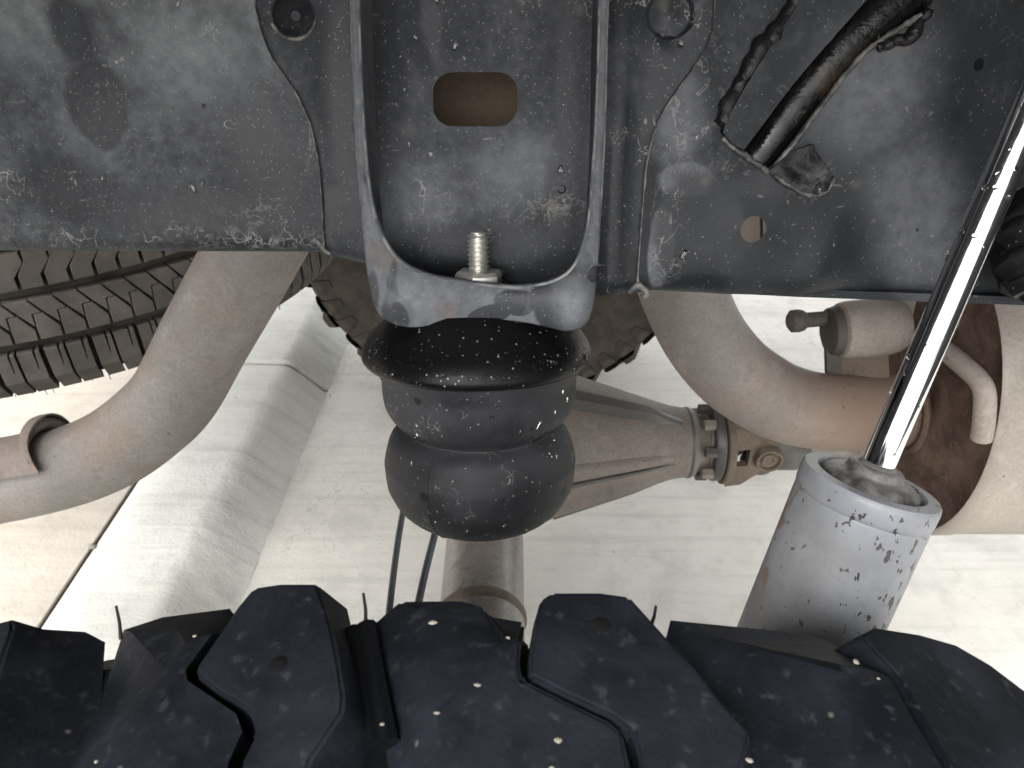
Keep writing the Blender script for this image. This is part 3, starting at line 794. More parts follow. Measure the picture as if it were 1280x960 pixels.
bt_ = [bw(*(lambda q: (q[0], DR + 0.010, q[1]))(b2(x, y, DR))) for x, y in ((930, 226), (956, 194), (990, 146), (1022, 103), (1058, 60), (1098, 20), (1150, -25))]
mk('brace_tube', *tube(spline(bt_, 6), [0.0084 + 0.00016 * k for k in range(37)], 28), M_gloss, rail)
# lower corner tab with its drip
tab = pxl([(958, 214), (985, 190), (1012, 180), (1025, 200), (1040, 222), (1030, 238), (1010, 243), (985, 232)], DR)
vs, fs, mi = sheet(tab, [], 0.005, lambda x, z, bk: bw(x, DR - 0.0035 + bk + 0.0022 * mnoise.noise(Vector((x * 130, z * 130, 4))), z), 0.0022)
recalc(mk('corner_tab', vs, fs, None, rail, mats=[M_gloss2, M_weld], midx=mi))
bead([(965, 219), (985, 232), (1008, 243), (1028, 238), (1041, 222)], DR, 0.0013, lift=0.003)

# bump stop bracket: a deep U pressing standing out of the middle plate
DF = -0.034                                           # front of the lip
pairsU = [(434, -60, 448, -60), (435, 0, 449, 0), (437, 60, 451, 60), (440, 130, 454, 130), (443, 190, 458, 190), (446, 230, 462, 228), (449, 265, 467, 258), (452, 295, 475, 285), (455, 325, 484, 304), (459, 352, 495, 320), (464, 375, 508, 331), (472, 394, 524, 339), (484, 404, 542, 345), (502, 410, 558, 348), (520, 411, 572, 350), (541, 408, 584, 352), (566, 403, 598, 354), (600, 402, 615, 356), (631, 403, 630, 357), (660, 406, 645, 358), (684, 411, 658, 357), (706, 416, 672, 355), (722, 414, 686, 352), (733, 407, 700, 346), (740, 394, 711, 338), (744, 374, 719, 327), (747, 350, 725, 312), (750, 318, 730, 296), (752, 285, 734, 275), (754, 255, 737, 250), (756, 220, 739, 220), (758, 180, 742, 180), (760, 120, 745, 120), (761, 60, 747, 60), (763, 0, 748, 0), (764, -60, 749, -60)]
outU, innU = [p[:2] for p in pairsU], [p[2:] for p in pairsU]
oU, iU = pxl(outU, DF), pxl(innU, DF)
oU = [tuple(p) for p in spline([(*p, 0) for p in oU], 4)]; iU = [tuple(p) for p in spline([(*p, 0) for p in iU], 4)]
nU = len(oU)
loops = []
def at_d(loop, d, k=0.0, cx=None):
    return [bw(p[0], d, p[1]) for p in loop]
LT = 0.0045
vs, fs, mi = [], [], []
# sections along the U: front outer, front inner, back inner, back outer (the shell runs back to the plate; its lip is tall in front)
def shell_inner(i):                                   # inner face of the side wall, 4 mm inside the outer one
    p, q = Vector(oU[i][:2]), Vector(oU[min(i + 1, nU - 1)][:2]); o = Vector(oU[max(i - 1, 0)][:2])
    t = (q - o).normalized(); n = Vector((-t.y, t.x))
    return p + n * min(0.0036, (Vector(iU[i][:2]) - p).length)
DBK = DC + 0.0005
for i in range(nU):
    o, inn = Vector(oU[i][:2]), Vector(iU[i][:2]); si = shell_inner(i)
    mid = o.lerp(inn, 0.5); LL = max(1e-5, (inn - o).length); f1, f2 = min(0.06, 0.0003 / LL), min(0.2, 0.0012 / LL); f3 = 1 - min(0.15, 0.001 / LL)
    sec = [bw(o.x, DBK, o.y), bw(o.x, DF + 0.006, o.y), bw(*(lambda v: (v.x, DF + 0.0015, v.y))(o.lerp(inn, f1))), bw(*(lambda v: (v.x, DF, v.y))(o.lerp(inn, f2))),
           bw(mid.x, DF - 0.0008, mid.y), bw(*(lambda v: (v.x, DF, v.y))(o.lerp(inn, f3))), bw(inn.x, DF + 0.0012, inn.y), bw(inn.x, DF + LT, inn.y), bw(si.x, DF + LT + 0.002, si.y), bw(si.x, DBK, si.y)]
    vs += sec
S = 10
for i in range(nU - 1):
    for k in range(S):
        j = (k + 1) % S
        fs.append((i * S + k, i * S + j, (i + 1) * S + j, (i + 1) * S + k))
        narrow = (Vector(oU[i][:2]) - Vector(iU[i][:2])).length < 0.0062
        mi.append(1 if k == 5 or (k == 2 and narrow) else 0)
fs.append(tuple(range(S))); fs.append(tuple((nU - 1) * S + k for k in range(S - 1, -1, -1))); mi += [0, 0]
brk = recalc(mk('bump_stop_bracket', vs, fs, None, rail, mats=[M_brk, M_edge], midx=mi, sharp=48))
# floor of the bracket, wet and dark
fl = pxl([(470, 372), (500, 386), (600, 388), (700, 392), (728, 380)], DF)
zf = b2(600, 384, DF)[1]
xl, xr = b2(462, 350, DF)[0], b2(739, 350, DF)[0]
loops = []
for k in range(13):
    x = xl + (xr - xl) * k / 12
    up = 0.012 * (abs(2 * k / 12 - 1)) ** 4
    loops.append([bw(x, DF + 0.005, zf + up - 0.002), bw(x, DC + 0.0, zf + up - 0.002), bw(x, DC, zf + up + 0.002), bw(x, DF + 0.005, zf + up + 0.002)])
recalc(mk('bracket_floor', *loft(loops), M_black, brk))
ZF = zf + 0.002
dr = []
for k in range(60):
    dr.append((bw(rnd.uniform(xl + 0.012, xr - 0.012), rnd.uniform(DF + 0.007, DC - 0.003), ZF + 0.0005), BZ, BX, rnd.uniform(0.0006, 0.0022), rnd.uniform(1, 2), 0.5))
drops('water_droplets', dr, rail)

# rubber boot lump at the far right
lp = []
for k in range(5):
    c = Bp(1290 - 7 * (k % 2), 262 + 19 * k, DR - 0.012)
    lp.append(lathe([(0.0001, -0.016), (0.009, -0.011), (0.0115, 0), (0.009, 0.010), (0.0001, 0.014)], c, Vector((0.6, -0.3, 1)), 24, wob=0.3))
mk('sealant_lump', *join(*lp), M_cup, rail)

# beads of water on the plates
dr = []
for k in range(130):
    px, py = rnd.uniform(0, 1270), rnd.uniform(0, 365)
    d = DL if px < 330 else (DC if 480 < px < 720 or 410 < px < 440 or 760 < px < 800 else (DR if px > 830 else None))
    if d is None: continue
    if px < 400 and py > 300: continue
    if 530 < px < 655 and 80 < py < 168: continue
    if px > 890 and py < 250: continue
    if 915 < px < 970 and 255 < py < 315: continue
    q = b2(px, py, d)
    h = hR(*q) if d == DR else 0
    dr.append((bw(q[0], d - h - 0.0003, q[1]), -BY, BZ + BX * rnd.uniform(-0.7, 0.7), rnd.choice((0.0004, 0.0005, 0.0006, 0.0008, 0.0012)), rnd.uniform(1.0, 2.2), 0.5))
drops('water_droplets', dr, rail)
q = b2(1019, 236, DR)
drops('water_drip', [(bw(q[0], DR - 0.005, q[1]), -BY, BZ, 0.0022, 1.2, 0.9)], rail)

# ================================================================== BUMP STOP
def lev(y): return b2(598, y, 0.0)[1]
def rad(h, y): return abs(b2(598 + h, y, 0.0)[0] - b2(598, y, 0.0)[0])
stop = thing('bump_stop', 'black rubber bump stop with two lobes and wet cup, bolted under the bracket', 'bump stop', bw(0, 0, lev(640)))
X0 = b2(596, 440, 0.0)[0]; X1 = b2(601, 600, 0.0)[0]
def bc(h): return bw(0, 0, 0)
cupc = bw(X0, 0, 0); bodc = bw((X0 + X1) / 2 + 0.0005, 0, 0)
zt = ZF - 0.006
Rr = rad(142, 440)
cup_prof = [(0.0001, zt), (0.030, zt), (0.036, zt - 0.001), (rad(119, 405), lev(403)), (rad(132, 418), lev(415)), (rad(139, 430), lev(426)), (rad(142, 438), lev(435)), (rad(142, 442), lev(440)), (rad(139, 444), lev(444)), (rad(130, 444), lev(445)), (rad(115, 444), lev(443)), (0.0001, lev(440))]
recalc(mk('rubber_cup', *lathe(cup_prof, cupc, BZ, 96), M_cup, stop, sharp=60))
body_prof = [(0.0001, lev(441)), (rad(121, 446), lev(442)), (rad(121, 466), lev(466)), (rad(120, 486), lev(486)), (rad(117, 500), lev(500)), (rad(110, 512), lev(512)), (rad(101, 521), lev(521)), (rad(95, 526), lev(526)), (rad(94, 528), lev(528)), (rad(97, 530), lev(530)), (rad(106, 535), lev(535)), (rad(112.5, 544), lev(544)), (rad(116.5, 558), lev(558)), (rad(118.2, 568), lev(567)), (rad(118.5, 573), lev(571)), (rad(118, 577), lev(576)), (rad(115.5, 595), lev(595)), (rad(112, 604), lev(604)), (rad(103, 619), lev(619)), (rad(88, 631), lev(632)), (rad(68, 639), lev(640)), (rad(40, 641), lev(642)), (0.0001, lev(643))]
bp = [tuple(p) for p in spline([(r, h, 0) for r, h in body_prof], 3)]
bp = [(max(r, 0.0001), h) for r, h, _ in bp]
recalc(mk('rubber_body', *lathe(bp, bodc, BZ, 96, wob=0.006), M_lobe, stop, sharp=70))
# mould seam down the front
ang = R(-118)
sx, sy = math.cos(ang), math.sin(ang)
sp_ = [bodc + BX * (r * 1.000 * sx) + BY * (r * 1.000 * sy) + BZ * h for r, h in bp if r > 0.02][4:-2]
mk('mould_seam', *tube(sp_, 0.00045, 6), M_lobe, stop)
# stud, nut, washer
sb = bw(0.0012, -0.0165, ZF)
def on(px, py): return b2(px, py, -0.0165)[1]
ztop = on(600, 281)
SR = 0.0052
pts, nseg = [], 14
H = ztop - ZF
thr = []
n, pitch = 24, 0.0021
turns = int((H - 0.012) / pitch)
vs, fs = [], []
rows = turns * 4
for k in range(rows * n + 1):
    pass
prof = []
z0 = 0.0
vs, fs = [], []
R_ = turns * 6
for i in range(R_ + 1):
    for k in range(n):
        a = 2 * math.pi * k / n
        zz = 0.010 + i * pitch / 6
        ph = (i / 6 + a / (2 * math.pi)) % 1.0
        r = SR - 0.0014 * abs(ph * 2 - 1) ** 0.8
        if i > R_ - 5: r *= 1 - 0.05 * (i - R_ + 5)
        vs.append(sb + BX * (r * math.cos(a)) + BY * (r * math.sin(a)) + BZ * zz)
for i in range(R_):
    for k in range(n):
        j = (k + 1) % n; fs.append((i * n + k, i * n + j, (i + 1) * n + j, (i + 1) * n + k))
fs.append(tuple(R_ * n + k for k in range(n)))
stud = recalc(mk('threaded_stud', vs, fs, M_zinc, stop, sharp=60))
hexp = lambda rr, zz, s=1.0: [sb + BX * (rr * s * math.cos(R(20 + 60 * k))) + BY * (rr * s * math.sin(R(20 + 60 * k))) + BZ * zz for k in range(6)]
nut = mk('nut', *loft([hexp(0.0105, 0.002), hexp(0.0115, 0.0035), hexp(0.0115, 0.0095), hexp(0.0102, 0.0112)]), M_zinc, stud)
recalc(nut); bevel(nut, 0.0005, 2)
# droplets on cup and body
dr = []
for k in range(270):
    a = R(rnd.uniform(200, 345)); t = rnd.random() ** 0.7
    seg = 3 + t * 3.6; i = int(seg); f = seg - i
    (r0, h0), (r1, h1) = cup_prof[i], cup_prof[i + 1]
    r, h = r0 + (r1 - r0) * f, h0 + (h1 - h0) * f
    nv = (BX * math.cos(a) + BY * math.sin(a)) * (h0 - h1) + BZ * (r1 - r0)
    p = cupc + (BX * math.cos(a) + BY * math.sin(a)) * r + BZ * h
    big = rnd.random() < 0.10
    dr.append((p, nv, BX, rnd.uniform(0.0007, 0.0013) if big else rnd.uniform(0.00025, 0.0005), rnd.uniform(1, 1.8), 0.7))
for k in range(130):
    a = R(rnd.uniform(215, 350)) if k % 3 else R(rnd.uniform(290, 350)); i = rnd.randrange(6, len(bp) - 8); f = rnd.random()
    (r0, h0), (r1, h1) = bp[i], bp[i + 1]
    r, h = r0 + (r1 - r0) * f, h0 + (h1 - h0) * f
    e = BX * math.cos(a) + BY * math.sin(a)
    nv = e * (h0 - h1) + BZ * (r1 - r0)
    dr.append((bodc + e * r + BZ * h, nv, BZ + BX * rnd.uniform(-0.6, 0.6), rnd.uniform(0.0003, 0.0008), rnd.uniform(1, 2.6), 0.6))
drops('water_droplets', dr, stop)

# ================================================================== SHOCK ABSORBER
q_top, q_bot = Wa(1262, 196, 0.309), Wa(1099, 578, 0.347)
sax = (q_top - q_bot).normalized()
shock = thing('shock_absorber', 'silver shock absorber with chrome rod standing between wheel and frame rail', 'shock absorber', q_bot - sax * 0.28)
rodr = 20.0 / FPX * 0.336
recalc(mk('chrome_rod', *lathe([(rodr, -0.02), (rodr, 0.30)], q_bot, sax, 64), M_chrome, shock))
br = 84.0 / FPX * 0.352
top = q_bot - sax * 0.0105
prof = [(0.0001, -0.0022), (br * 0.70, -0.0022), (br * 0.755, -0.0018), (br * 0.765, 0.0008), (br * 0.79, 0.0016), (br * 0.97, 0.0012), (br * 0.995, 0.0002), (br * 1.004, -0.0016), (br * 1.0, -0.0075), (br * 0.99, -0.0092), (br * 0.975, -0.0098), (br * 0.985, -0.0112), (br * 0.985, -0.26), (br * 0.9, -0.265), (0.0001, -0.265)]
btube = recalc(mk('body_tube', *lathe(prof, top, sax, 80), M_alu, shock, sharp=40))
prof = [(br * 0.735, -0.0030), (br * 0.725, -0.0002), (br * 0.69, 0.0016), (br * 0.60, 0.0034), (br * 0.50, 0.0044), (br * 0.44, 0.0047), (br * 0.41, 0.0056), (br * 0.40, 0.0075), (br * 0.36, 0.0087), (rodr * 1.22, 0.0089), (rodr * 1.10, 0.0104), (rodr * 0.9, 0.0107)]
recalc(mk('rod_seal', *lathe(prof, top, sax, 64, wob=0.01), M_seal, btube, sharp=50))
eye = top - sax * 0.29
recalc(mk('lower_eye', *lathe([(0.016, -0.03), (0.026, -0.03), (0.028, -0.02), (0.028, 0.02), (0.026, 0.03), (0.016, 0.03), (0.016, -0.03)], eye, Vector((1, 0, 0)), 40), M_alu, shock))
recalc(mk('upper_bush', *lathe([(0.0001, 0), (0.022, 0), (0.026, 0.006), (0.022, 0.016), (0.0001, 0.018)], q_bot + sax * 0.295, sax, 32), M_cup, shock))
x, y, z = frame_of(sax, Vector((0, 1, 0.01)))
dr = []
for k in range(90):
    a = rnd.uniform(0, 2 * math.pi); h = rnd.uniform(0.03, 0.24)
    e = x * math.cos(a) + y * math.sin(a)
    dr.append((q_bot + e * rodr + sax * h, e, sax, rnd.uniform(0.0004, 0.0015), rnd.uniform(1, 1.5), 0.5))
drops('water_droplets', dr, shock)

# ================================================================== WHEELS
TR, TC = 0.420, 0.412                                  # tread radius, height of the axle
NXC = Wy(535, 740, 0.145).x
near = thing('wheel', 'black wet wheel with chunky tread lugs in front of the bump stop', 'wheel', (NXC, 0.006, 0.0))
CY = 0.006                                              # middle of the tread
def cyl(px, py, rr, ymax=0.153):
    d = ray(px, py); o = CAM - Vector((NXC, 0, TC))
    a = d.x ** 2 + d.z ** 2; b = 2 * (o.x * d.x + o.z * d.z); c = o.x ** 2 + o.z ** 2 - rr * rr
    D = b * b - 4 * a * c
    t = (-b - math.sqrt(D)) / (2 * a) if D > 0 else -b / (2 * a)
    p = o + d * t
    th = math.atan2(p.x, p.z)
    return th, min(p.y, ymax)
def tp(th, y, rr): return Vector((NXC + rr * math.sin(th), y, TC + rr * math.cos(th)))
def carcass(parent, mat):
    wd = 0.145
    pr = [(0.225, -0.105), (0.235, -0.118), (0.27, -0.140), (0.3350, -wd), (0.3700, -0.1445), (0.3900, -0.142), (0.3990, -0.138), (0.4035, -0.130), (0.4045, -0.11), (0.4045, 0), (0.4045, 0.11), (0.4035, 0.130), (0.3990, 0.138), (0.3900, 0.142), (0.3700, 0.1445), (0.3350, wd), (0.27, 0.140), (0.235, 0.118), (0.225, 0.105), (0.225, -0.105)]
    return recalc(mk('tyre', *lathe(pr, Vector((NXC, CY, TC)), Vector((0, 1, 0)), 120), mat, parent))
carc = carcass(near, M_tyre)
def lug(top, base, mid=None, name='tread_block', hh=0.0155):
    """top / base: outline points (angle, across) at the tread face and at the groove floor"""
    n = len(top)
    l0 = [tp(a, y, TR - hh) for a, y in base]
    l1 = [tp(a * 0.12 + b_ * 0.88, y * 0.12 + y2 * 0.88, TR - 0.0022) for (a, y), (b_, y2) in zip(base, top)] if mid is None else [tp(a, y, TR - 0.0008 - min(0.012, 1.15 * math.hypot((a - a2) * TR, y - y2))) for (a, y), (a2, y2) in zip(mid, top)]
    cx = sum(a for a, _ in top) / n; cy = sum(y for _, y in top) / n
    l2 = [tp(a + (cx - a) * 0.015, y + (cy - y) * 0.015, TR) for a, y in top]
    o = mk(name, *loft([l0, l1, l2], cap0=False), M_tread, carc, smooth=False)
    recalc(o)
    bm = bmesh.new(); bm.from_mesh(o.data)
    es = [e for e in bm.edges if len(e.link_faces) == 2 and e.calc_face_angle(0) > R(25)]
    bmesh.ops.bevel(bm, geom=es, offset=0.0009, segments=2, affect='EDGES', clamp_overlap=True)
    bmesh.ops.triangulate(bm, faces=[f for f in bm.faces if len(f.verts) > 4])
    for f in bm.faces: f.smooth = True
    bm.to_mesh(o.data); bm.free(); o.data.set_sharp_from_angle(angle=R(32))
    return o
def pair(px_top, px_base):
    t = [cyl(x, y, TR) for x, y in px_top]
    b = [cyl(x, y, TR - 0.0155) if z is None else cyl(x, y, TR - z) for x, y, z in px_base]
    return t, b
def grow(px, dxl, dxr, dyt):
    cx = sum(p[0] for p in px) / len(px)
    return px
lugs = []
# right halves (flat lit face), left halves (big chamfer on their left)
Dr_t = [(668, 775), (676, 748), (690, 739), (750, 739), (786, 744), (828, 790), (870, 835), (905, 880), (939, 916), (930, 960), (915, 1040), (800, 1040), (799, 950), (790, 912), (765, 893), (705, 866), (661, 843), (660, 825)]
Dl_t = [(652, 795), (649, 832), (653, 850), (705, 876), (760, 902), (779, 918), (788, 960), (788, 1040), (545, 1040), (545, 960), (548, 884), (590, 850), (618, 815), (630, 805), (640, 800)]
Dl_o = [(657, 765), (650, 832), (654, 851), (706, 877), (761, 903), (780, 918), (789, 960), (789, 1040), (515, 1040), (515, 960), (500, 860), (484, 768), (520, 738), (606, 738), (612, 754)]
Br_t = [(296, 757), (316, 733), (350, 728), (396, 728), (409, 760), (417, 790), (424, 825), (431, 870), (429, 892), (408, 922), (388, 952), (370, 1040), (292, 1040), (300, 955), (319, 918), (312, 888), (270, 863), (243, 842), (246, 830), (270, 795)]
Bl_t = [(265, 792), (232, 836), (234, 850), (296, 892), (304, 915), (286, 955), (276, 1040), (80, 1040), (118, 950), (170, 890), (207, 838), (232, 803), (248, 795)]
Bl_o = [(284, 770), (231, 836), (234, 851), (296, 893), (305, 916), (287, 955), (277, 1040), (20, 1040), (70, 940), (128, 850), (150, 772), (205, 750), (267, 744)]
Fr_t = [(1075, 793), (1095, 783), (1150, 789), (1195, 802), (1240, 830), (1290, 868), (1340, 915), (1400, 1000), (1390, 1060), (1190, 1060), (1190, 960), (1150, 893), (1122, 842), (1095, 815)]
Fl_t = [(1050, 830), (1085, 835), (1112, 846), (1140, 895), (1180, 960), (1178, 1060), (1070, 1060), (1066, 960), (1062, 890), (1055, 850), (1052, 840)]
Fl_o = [(1034, 788), (1060, 797), (1113, 828), (1141, 896), (1181, 960), (1179, 1060), (935, 1060), (942, 920), (905, 855), (870, 806), (887, 774)]
def build_lug(top_px, far, left, right, out_px=None):
    """full height flat face; with out_px the face falls away in a bevel to that outline, 4 mm lower"""
    t = [cyl(x, y, TR) for x, y in top_px]
    o_ = t if out_px is None else [cyl(x, y, TR - 0.006) for x, y in out_px]
    n = len(t); cx = sum(a for a, _ in o_) / n; cy = sum(y for _, y in o_) / n
    ymax = max(y for _, y in o_)
    b = [(a + (right if a > cx else -left) / TR, y + (far if y > ymax - 0.010 else 0)) for a, y in o_]
    return lug(t, b, None if out_px is None else o_)
A_t = [(-160, 1040), (-150, 900), (-120, 800), (-60, 768), (0, 759), (25, 758), (16, 785), (2, 825), (-12, 880), (-20, 1040)]
A_o = [(-161, 1040), (-151, 900), (-121, 800), (-62, 764), (0, 755), (36, 754), (62, 768), (80, 796), (80, 850), (64, 1040)]
units = [(Br_t, 0.004, 0.0005, 0.005), (Bl_t, 0.004, 0.006, 0.0005, Bl_o), (Dr_t, 0.004, 0.0005, 0.007), (Dl_t, 0.004, 0.006, 0.0005, Dl_o), (Fr_t, 0.004, 0.0005, 0.008), (Fl_t, 0.006, 0.008, 0.0005, Fl_o), (A_t, 0.004, 0.0005, 0.006, A_o)]
protos = [build_lug(*u) for u in units]
per = 2 * math.pi / 25
def rot_copy(o, ang, flip=False):
    c = o.copy()
    col.objects.link(c)
    c.parent = o.parent
    piv = Vector((NXC, CY, TC)) - origin_of(o.parent)
    Rm = Matrix.Rotation(ang, 4, 'Y')
    T = Matrix.Translation(piv) @ Rm @ (Matrix.Rotation(math.pi, 4, 'Z') if flip else Matrix.Identity(4)) @ Matrix.Translation(-piv)
    c.matrix_basis = T @ o.matrix_basis
    return c
cenD = cyl(700, 850, TR)[0]
aB, aF = cyl(330, 850, TR)[0], cyl(1110, 900, TR)[0]
per_l = cenD - aB
for k in range(1, 24):                                 # on round the wheel from the rightmost pair
    for o in (protos[4], protos[5]) if k > 2 and k < 21 else ():
        pass
span0, span1 = aF + per, aB - 2 * per - 0.03 + 2 * math.pi
nrest = int(round((span1 - span0) / per)) + 1
for k in range(nrest):
    a = span0 + (span1 - span0) * k / (nrest - 1)
    for o in (protos[2], protos[3]): rot_copy(o, a - cenD)
for k in range(25):                                    # the other half of the tread, turned end for end
    for o in (protos[2], protos[3]):
        rot_copy(o, k * per, True)
# stone ejectors in the grooves, vent hairs
ej = []
for (x0, y0, x1, y1) in ((442, 788, 466, 930), (458, 782, 486, 930)):
    a, b = cyl(x0, y0, TR - 0.013), cyl(x1, y1, TR - 0.013)
    pts = [tp(a[0] + (b[0] - a[0]) * t, a[1] + (b[1] - a[1]) * t, TR - 0.0135) for t in np.linspace(0, 1, 6)]
    mk('stone_ejector', *tube(pts, 0.0032, 8), M_tyre, carc)
for (x0, y0, x1, y1) in ((147, 790, 145, 757), (456, 772, 454, 741), (815, 775, 820, 757)):
    th, yy = cyl(x0, y0 + 4, TR - 0.010)
    p0 = tp(th, yy, TR - 0.012)
    d = ray(x1, y1); nrm_ = (p0 - CAM).length
    p1 = CAM + d * ((p0 - CAM).dot(d) / d.dot(d))
    mk('vent_hair', *tube([p0, p0.lerp(p1, 0.5) + Vector((0.0003, 0, 0)), p1], [0.0006, 0.0005, 0.0004], 6), M_black, carc)
# little cut marks and grit
gr = []
for (x, y, s) in ((541, 778, .0013), (635, 797, .0010), (597, 856, .0010), (546, 891, .0011), (698, 925, .0016), (1070, 827, .0018), (1098, 848, .0009), (690, 960, .001), (937, 950, .0015), (120, 952, .0013), (243, 795, .0009), (478, 905, .001)):
    th, yy = cyl(x, y, TR)
    gr.append((tp(th, yy, TR), Vector((math.sin(th), 0, math.cos(th))), Vector((1, 0, 0)), s * rnd.uniform(0.35, 0.6), rnd.uniform(1, 1.7), 0.4))
drops('grit', gr, carc, M_grit)
for (x, y, wdt) in ((347, 831, 0.0024), (752, 781, 0.0026)):
    th, yy = cyl(x, y, TR)
    mk('wear_pit', *lathe([(0.0001, 0.0004), (wdt * 0.6, 0.0004), (wdt, 0.0001)], tp(th, yy, TR), Vector((math.sin(th), 0, math.cos(th))), 12), M_black, carc)
def rimset(parent):
    recalc(mk('rim', *lathe([(0.226, -0.107), (0.215, -0.10), (0.20, -0.06), (0.17, -0.05), (0.08, -0.055), (0.05, -0.06), (0.0001, -0.06), (0.0001, -0.045), (0.16, -0.035), (0.19, -0.03), (0.20, 0.06), (0.215, 0.10), (0.226, 0.107), (0.226, -0.107)], Vector((NXC, CY, TC)), Vector((0, 1, 0)), 64), M_rim, parent))
rimset(near)
# lugs that wrap over the shoulder and down the sidewall
def shoulder(k):
    a = cenD + (k - 0.5) * per / 2
    w2 = 0.19 * per
    lo = []
    for (r, y, ww) in ((0.4055, CY + 0.118, 1.0), (0.404, CY + 0.1350, 1.0), (0.393, CY + 0.1480, 0.85), (0.360, CY + 0.1475, 0.5)):
        lo.append((r, y, ww))
    vs = []
    for s in (-1, 1):
        for r, y, ww in lo: vs.append(tp(a + s * w2 * ww, y, r))
        for r, y, ww in reversed(lo): vs.append(tp(a + s * w2 * ww, y - 0.030, r - 0.030))
    n = 8
    fs = [tuple(range(n)), tuple(range(2 * n - 1, n - 1, -1))] + [(i, (i + 1) % n, n + (i + 1) % n, n + i) for i in range(n)]
    return vs, fs
sh0 = recalc(mk('shoulder_lug', *shoulder(0), M_tyre, carc, smooth=False))
sh0.matrix_basis = Matrix.Identity(4)
shs = [sh0]
sh_off = (aB + aF) / 2
for k in range(1, 50): shs.append(rot_copy(sh0, k * per / 2))
# the far wheel: the same wheel turned round, muddy brown
FWY = 1.41 + 0.145
fc = Wy(622, 276, FWY - 0.15)
far = near.copy(); col.objects.link(far)
far.location = (fc.x, FWY, 0)
far.rotation_euler = (0, 0, math.pi)
far['label'] = 'mud brown wheel across the axle, behind the rubber bump stop'
def far_tree(src, dst):
    for ch_ in list(src.children):
        kind = ch_.name.split('.')[0]
        if kind in ('grit', 'vent_hair', 'wear_pit', 'stone_ejector'): continue
        c = ch_.copy(); col.objects.link(c); c.parent = dst
        if kind != 'rim':
            c.material_slots[0].link = 'OBJECT'; c.material_slots[0].material = M_brownt
        far_tree(ch_, c)
far_tree(near, far)

# ================================================================== SPARE TYRE, flat under the bed
sp_pts = [(0, 505), (180, 465), (345, 390), (385, 365), (420, 335)]
best = None
for z in np.arange(0.45, 0.66, 0.005):
    q = np.array([tuple(Wz(px, py, float(z)))[:2] for px, py in sp_pts])
    A = np.c_[2 * q, np.ones(len(q))]; bb = (q ** 2).sum(1)
    s = np.linalg.lstsq(A, bb, rcond=None)[0]; r = math.sqrt(s[2] + s[0] ** 2 + s[1] ** 2)
    if best is None or abs(r - 0.405) < abs(best[3] - 0.405): best = (float(s[0]), float(s[1]), float(z), r)
SX, SY, SZ, SR_ = best
spare = thing('spare_tyre', 'dusty grey-brown spare tyre slung flat behind the exhaust tail pipe', 'tyre', (SX, SY, SZ))
def spt(s, t, r):                                      # s: distance along the tread, t: height above the lower edge
    a = s / SR_
    return Vector((SX + r * math.cos(a), SY + r * math.sin(a), SZ + t))
SWID = 0.262
RB = SR_ - 0.011
pr = [(0.24, 0.03), (0.30, 0.004), (RB - 0.03, 0.0), (RB - 0.005, 0.006), (RB, 0.02), (RB, SWID - 0.02), (RB - 0.005, SWID - 0.006), (RB - 0.03, SWID), (0.30, SWID - 0.004), (0.24, SWID - 0.03), (0.24, 0.03)]
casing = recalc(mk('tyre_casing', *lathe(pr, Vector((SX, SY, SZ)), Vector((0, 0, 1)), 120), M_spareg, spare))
recalc(mk('rim', *lathe([(0.241, 0.03), (0.22, 0.04), (0.20, 0.12), (0.06, 0.14), (0.0001, 0.14), (0.0001, 0.16), (0.2, 0.15), (0.22, SWID - 0.04), (0.241, SWID - 0.03), (0.241, 0.03)], Vector((SX, SY, SZ)), Vector((0, 0, 1)), 64), M_rim, spare))
NP = 118
PITCH_S = 2 * math.pi * SR_ / NP
def pblock(poly, top=SR_, lo=RB - 0.002, inset=0.0008, tlo=None):
    """poly in (s, t); densified so that the face follows the round"""
    n = len(poly); cx = sum(p[0] for p in poly) / n; cy = sum(p[1] for p in poly) / n
    def shrink(p, k):
        dx, dy = cx - p[0], cy - p[1]; L = math.hypot(dx, dy); return (p[0] + dx / L * k, p[1] + dy / L * k)
    def rr(t, r): return r - 0.010 * max(0, (0.016 - t) / 0.016) ** 2 - 0.010 * max(0, (t - SWID + 0.016) / 0.016) ** 2
    l0 = [spt(*p, rr(p[1], lo)) for p in poly]; l1 = [spt(*p, rr(p[1], top - inset)) for p in poly]; l2 = [spt(*shrink(p, inset), rr(p[1], top)) for p in poly]
    return loft([l0, l1, l2], cap0=False)
P_ = PITCH_S
G = 0.0016
